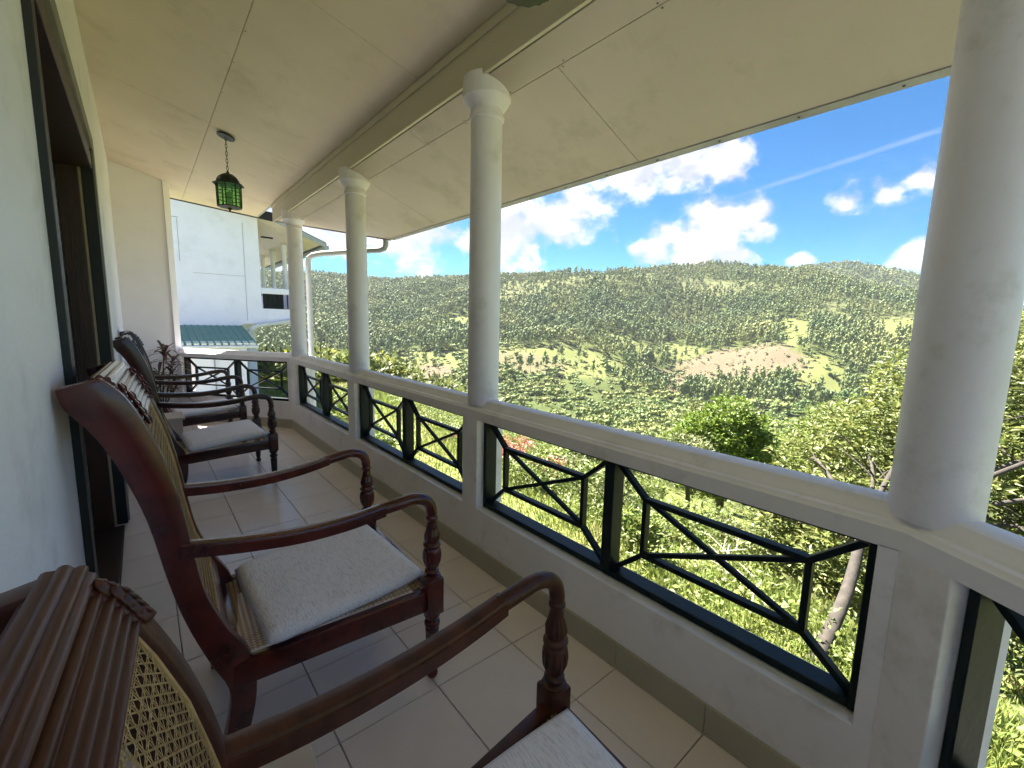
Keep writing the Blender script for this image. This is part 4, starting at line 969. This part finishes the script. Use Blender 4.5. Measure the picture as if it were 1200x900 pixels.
def ground_cover():
    # tall grass and scrub on the bank and lawn: nobody could count it
    def scatter(n, x0, x1, y0, y1, p=1.6):
        x = x0+(x1-x0)*rng.uniform(0, 1, n)**p; y = rng.uniform(y0, y1, n); return x, y
    x, y = scatter(120000, 1.9, 15, -4, 30, 1.35)
    x2, y2 = scatter(30000, 2.5, 8, -4, 3, 1.1); x = np.concatenate([x, x2]); y = np.concatenate([y, y2])
    z = terr(x, y); n = len(x); hh = .09+.20*smooth(.45, .75, fbm(x*.6, y*.6, 3, 8))*smooth(3.6, 5.2, x-.18*np.clip(y-3, 0, 30))
    hh = hh*rng.uniform(.6, 1.3, n); a = rng.uniform(0, 6.283, n); ln = rng.uniform(.15, .8, n)
    p = np.stack([x, y, z-.01], -1); sd = np.stack([-np.sin(a), np.cos(a), 0*a], -1)*(.004+.007*rng.uniform(0, 1, n)+.0008*np.hypot(x, y))[:, None]
    tip = p+np.stack([np.cos(a)*ln*hh, np.sin(a)*ln*hh, hh], -1)
    v = np.stack([p-sd, p+sd, tip], 1)
    dry = fbm(x*.5+9, y*.5, 3, 31)+rng.uniform(-.12, .12, n) > .74
    for nm, s_, m, lb in (('grass', ~dry, 'grassb', 'fresh green grass over lawn and bank'), ('dry_grass', dry, 'grassd', 'dry straw coloured grass on the bank')):
        vv = v[s_].reshape(-1, 3); tag(link(nm, npmesh(nm, vv, np.arange(len(vv)).reshape(-1, 3), M[m])), lb, kind='stuff')
    # scrub leaf litter
    x, y = scatter(9500, 4.3, 30, -5, 32, 1.6); k = (x > 4.7+.2*np.clip(y-3, 0, 30)) & (fbm(x*.4, y*.4, 3, 12) > .40); x, y = x[k], y[k]
    c = np.stack([x, y, terr(x, y)+rng.uniform(.03, .42, len(x))*(.4+fbm(x*.7, y*.7, 2, 3))], -1)
    for nm, s_, m, lb in (('bank_scrub', np.arange(len(c)) % 3 != 0, 'leafC', 'yellow green scrub covering the steep bank'), ('dark_scrub', np.arange(len(c)) % 3 == 0, 'leafD', 'dull green scrub patches on the steep bank')):
        vv, f = cluster_leaves(c[s_], 14, .2, .085, .042, .8); tag(link(nm, npmesh(nm, vv, f, M[m])), lb, kind='stuff')
    # scrub further down the slope
    az = np.radians(rng.uniform(5, 95, 7000)); r = 24+rng.uniform(0, 1, 7000)**1.4*150; x = np.sin(az)*r; y = np.cos(az)*r
    k = fbm(x*.05, y*.05, 3, 14) > .44; x, y, r = x[k], y[k], r[k]
    c = np.stack([x, y, terr(x, y)+rng.uniform(.1, 1.4, len(x))], -1); vv, f = cluster_leaves(c, 12, .6, .5, .24, .8)
    tag(link('slope_scrub', npmesh('slope_scrub', vv, f, M['leafD'])), 'scrub on the slope falling to the valley', kind='stuff')
ground_cover()
def fallen_branches():
    for k, (x, y, l, a) in enumerate([(6.5, 2.6, 1.3, .4), (6.0, 2.2, .9, 1.1), (5.7, 1.9, .8, .2), (7.2, 3.1, 1.2, -.6)]):
        z = gz(x, y)+.18; m = MB(); d = Vector((math.cos(a), math.sin(a), .12)); s = Vector((-math.sin(a), math.cos(a), .3))
        m.tube([d*(-l/2), d*.0+s*.04, d*(l/2)], [.016, .012, .005], 6)
        for q in (-.2, .1, .3): m.tube([d*q*l, d*(q+.12)*l+s*.18*(1 if q > 0 else -1), d*(q+.2)*l+s*.3*(1 if q > 0 else -1)], [.008, .006, .003], 5)
        o = m.build('fallen_branch', M['twig']); o.location = (x, y, z); tag(o, 'bare bleached fallen branch lying on the bank scrub', 'branch', 'bleached fallen branches on the bank')
fallen_branches()

# potted cordyline at the end wall
def potted_plant():
    o = empty('potted_plant', (.14, 7.62, 0)); tag(o, 'potted plant with dark red strap leaves by the end wall', 'plant')
    MB().lathe([(.09, 0), (.11, .02), (.14, .24), (.155, .25), (.155, .28), (.135, .28), (.13, .25)], (0, 0, 0), 24).build('pot', M['pot'], o, smooth=40)
    MB().lathe([(.0, .235), (.131, .24), (.131, .25), (0, .262)], (0, 0, 0), 20).build('soil', M['soil'], o)
    st = MB()
    tips = [(.07, -.02, 1.05), (.15, .05, .88), (-.14, -.08, .82), (-.05, .1, .65), (.14, -.1, .62), (-.2, .02, .6), (.0, -.12, .75)]
    for t in tips: st.tube([(t[0]*.2, t[1]*.2, .24), (t[0]*.6, t[1]*.6, t[2]*.6), t], [.012, .009, .006], 6)
    st.build('stems', M['barkd'], o)
    mesh = MB()
    for ti, t in enumerate(tips):
        for k in range(26):
            a = k*2.4+ti; e = random.uniform(-.2, 1.1); l = random.uniform(.16, .30)
            d = Vector((math.cos(a)*math.cos(e), math.sin(a)*math.cos(e), math.sin(e))); sd = Vector((-math.sin(a), math.cos(a), 0)); p = Vector(t)-Vector((0, 0, .2*random.random()))
            w = .021; pts = [p, p+d*l*.35, p+d*l*.7-Vector((0, 0, .12*l)), p+d*l-Vector((0, 0, .38*l))]; ws = [.3, 1, .8, .05]
            k0 = len(mesh.v)
            for q, ww in zip(pts, ws): mesh.v += [tuple(q-sd*w*ww), tuple(q+sd*w*ww)]
            for i in range(3): mesh.f.append((k0+2*i, k0+2*i+1, k0+2*i+3, k0+2*i+2))
    mesh.build('leaves', M['leafP'], o)
potted_plant()

# ------------------------------------------------------------------ the far hillside wood
ICO = None
def ico():
    bm = bmesh.new(); bmesh.ops.create_icosphere(bm, subdivisions=1, radius=1); bm.verts.ensure_lookup_table()
    v = np.array([x.co[:] for x in bm.verts]); f = np.array([[q.index for q in p.verts] for p in bm.faces]); bm.free(); return v, f
IV, IF = ico()
def tufts(r, n, fn, size):
    """small loose triangles standing off the crown: reads as foliage, not as a ball"""
    V = []
    for _ in range(n):
        p, d = fn(r); d = d/np.linalg.norm(d); a = np.cross(d, r.normal(size=3)); a /= np.linalg.norm(a); q = size*r.uniform(.6, 1.3)
        V += [p-a*q*.6, p+a*q*.6, p+d*q*1.2+np.array([0, 0, .25*q])]
    V = np.array(V); return V, np.arange(len(V)).reshape(-1, 3)
def pine_unit(seed):
    r = np.random.default_rng(seed); V = []; Fc = []; k = 0; lean = r.uniform(-.03, .03, 2)
    for (z, w, h) in ((.62, .105, .16), (.82, .075, .13)):
        vv = IV*np.array([w, w, h])*r.uniform(.7, 1.25, (len(IV), 1))+np.array([lean[0], lean[1], z]); V.append(vv); Fc.append(IF+k); k += len(vv)
    def fn(r):
        z = r.uniform(.38, 1.0)**.9; w = .165*min(1, (1.04-z)*2.3)*min(1, (z-.25)*4); a = r.uniform(0, 6.283); d = np.array([math.cos(a), math.sin(a), r.uniform(-.1, .6)])
        return np.array([math.cos(a)*w*r.uniform(.5, 1), math.sin(a)*w*r.uniform(.5, 1), z-.04]), d
    t, tf = tufts(r, 46, fn, .075); V.append(t); Fc.append(tf+k); k += len(t)
    t = np.array([(.012, 0, 0), (-.006, .011, 0), (-.006, -.011, 0), (.005, 0, .6), (-.003, .005, .6), (-.003, -.005, .6)]); V.append(t); Fc.append(np.array([[0, 1, 4], [0, 4, 3], [1, 2, 5], [1, 5, 4], [2, 0, 3], [2, 3, 5]])+k)
    return np.concatenate(V), np.concatenate(Fc)
def broad_unit(seed):
    r = np.random.default_rng(seed); V = []; Fc = []; k = 0; C_ = []
    for j in range(4):
        a = r.uniform(0, 6.28); w = r.uniform(.16, .28); c = np.array([math.cos(a)*.2, math.sin(a)*.2, r.uniform(.4, .74)]); C_.append((c, w))
        vv = IV*np.array([w, w, w*.85])*.8*r.uniform(.7, 1.2, (len(IV), 1))+c; V.append(vv); Fc.append(IF+k); k += len(vv)
    def fn(r):
        c, w = C_[r.integers(0, 4)]; d = r.normal(size=3); d[2] = abs(d[2])*.8+.1*d[2]; d /= np.linalg.norm(d); return c+d*w*r.uniform(.75, 1.05), d
    t, tf = tufts(r, 60, fn, .085); V.append(t); Fc.append(tf+k); k += len(t)
    t = np.array([(.04, 0, -.1), (-.02, .03, -.1), (-.02, -.03, -.1), (0, 0, .6)]); V.append(t); Fc.append(np.array([[0, 1, 3], [1, 2, 3], [2, 0, 3]])+k)
    return np.concatenate(V), np.concatenate(Fc)
PU = [pine_unit(s) for s in range(6)]; BU = [broad_unit(s) for s in range(6)]
def merge(units, x, y, z, h, wf):
    V = []; Fc = []; k = 0; which = rng.integers(0, len(units), len(x)); ang = rng.uniform(0, 6.283, len(x))
    for u in range(len(units)):
        s = which == u; uv, uf = units[u]; n = s.sum()
        c, sn = np.cos(ang[s])[:, None], np.sin(ang[s])[:, None]; hh = h[s][:, None]; ww = hh*wf[s][:, None]
        vx = (uv[None, :, 0]*c-uv[None, :, 1]*sn)*ww+x[s][:, None]; vy = (uv[None, :, 0]*sn+uv[None, :, 1]*c)*ww+y[s][:, None]; vz = uv[None, :, 2]*hh+z[s][:, None]
        V.append(np.stack([vx, vy, vz], -1).reshape(-1, 3)); Fc.append((uf[None]+(np.arange(n)*len(uv))[:, None, None]).reshape(-1, 3)+k); k += n*len(uv)
    return np.concatenate(V), np.concatenate(Fc)
def woods():
    # jittered polar scatter
    def sc(n, a0, a1, r0, r1):
        az = np.radians(rng.uniform(a0, a1, n)); r = np.sqrt(rng.uniform(r0*r0, r1*r1, n)); return np.sin(az)*r, np.cos(az)*r, np.degrees(az), r
    x, y, az, r = sc(38000, -2, 100, 395, 1000)
    br, ye, sp = covers(x, y); dens = .92*(1-br)*(1-.97*ye)*(1-.8*sp); dens *= np.clip(.55+.9*fbm(x*.012, y*.012, 3, 77), 0, 1)
    k = rng.uniform(0, 1, len(x)) < dens; x, y, r = x[k], y[k], r[k]; z = terr(x, y)-.5; h = rng.uniform(12, 21, len(x))*(1-.2*smooth(800, 900, r))*(.75+.5*fbm(x*.02, y*.02, 2, 41))
    v, f = merge(PU, x, y, z, h*.86, rng.uniform(.7, 1.1, len(x))); tag(link('pine_forest', npmesh('pine_forest', v, f, M['pine'])), 'pine forest covering the far hillside', kind='stuff')
    x, y, az, r = sc(6000, -6, 104, 150, 470); br, ye, sp = covers(x, y); dens = (1-.95*br)*(1-.85*ye)*smooth(130, 230, r)*np.clip(2.4*(fbm(x*.02, y*.02, 3, 55)-.22), 0, 1)
    k = rng.uniform(0, 1, len(x)) < dens; x, y = x[k], y[k]; v, f = merge(BU, x, y, terr(x, y)-.4, rng.uniform(4.5, 11, len(x)), rng.uniform(.85, 1.25, len(x)))
    tag(link('valley_wood', npmesh('valley_wood', v, f, M['broad'])), 'mixed broadleaf wood filling the valley floor', kind='stuff')
    x, y, az, r = sc(9000, 8, 96, 370, 830); br, ye, sp = covers(x, y); k = np.maximum.reduce([br, ye, sp]) > .25; k &= fbm(x*.05, y*.05, 3, 66) > .46; x, y = x[k], y[k]
    v, f = merge(BU, x, y, terr(x, y)-.3, rng.uniform(.8, 3.2, len(x))**1.1, rng.uniform(1.0, 1.8, len(x))); tag(link('clearing_scrub', npmesh('clearing_scrub', v, f, M['broad'])), 'low scrub dotted over the hillside clearings', kind='stuff')
    x, y, az, r = sc(9000, 10, 92, 1300, 1720); z = terr(x, y)-.5; v, f = merge(PU, x, y, z, rng.uniform(12, 22, len(x)), rng.uniform(1.2, 1.8, len(x)))
    tag(link('distant_ridge_wood', npmesh('distant_ridge_wood', v, f, M['pine'])), 'dark wood along the farthest ridge', kind='stuff')
    # single trees that stand apart in the clearings
    pm = [npmesh('pine_tree', *u, M['pine']) for u in PU]; n = 0
    for t in range(4000):
        a = R(random.uniform(14, 88)); rr = random.uniform(400, 620); X, Y = math.sin(a)*rr, math.cos(a)*rr; b_, ye_, s_ = covers(np.array([X]), np.array([Y]))
        if max(b_[0], ye_[0]) < .8 or float(fbm(np.array(X*.03), np.array(Y*.03), 2, 91)) < .52: continue
        o = link('pine_tree', pm[n % 6]); hh = random.uniform(5, 11); o.location = (X, Y, gz(X, Y)-.3); o.scale = (hh*1.35, hh*1.35, hh); o.rotation_euler = (0, 0, random.uniform(0, 6))
        tag(o, 'single small tree standing apart in a grassy clearing of the far hillside', 'tree', 'single trees in the hillside clearings'); n += 1
        if n >= 70: break
woods()

# ------------------------------------------------------------------ thin valley haze
def haze():
    m = bpy.data.materials.new('valley_air'); m.use_nodes = True; N = m.node_tree.nodes; L = m.node_tree.links; N.remove(N['Principled BSDF'])
    v = N.new('ShaderNodeVolumePrincipled'); v.inputs['Color'].default_value = (.88, .93, 1.0, 1); v.inputs['Density'].default_value = HAZE; v.inputs['Anisotropy'].default_value = .2
    L.new(v.outputs[0], N['Material Output'].inputs['Volume'])
    o = MB().box((-2120, -2120, -95), (2120, 2120, 270)).build('haze', m); tag(o, 'thin bluish air over the valley', kind='stuff')
HAZE = .00008
haze()
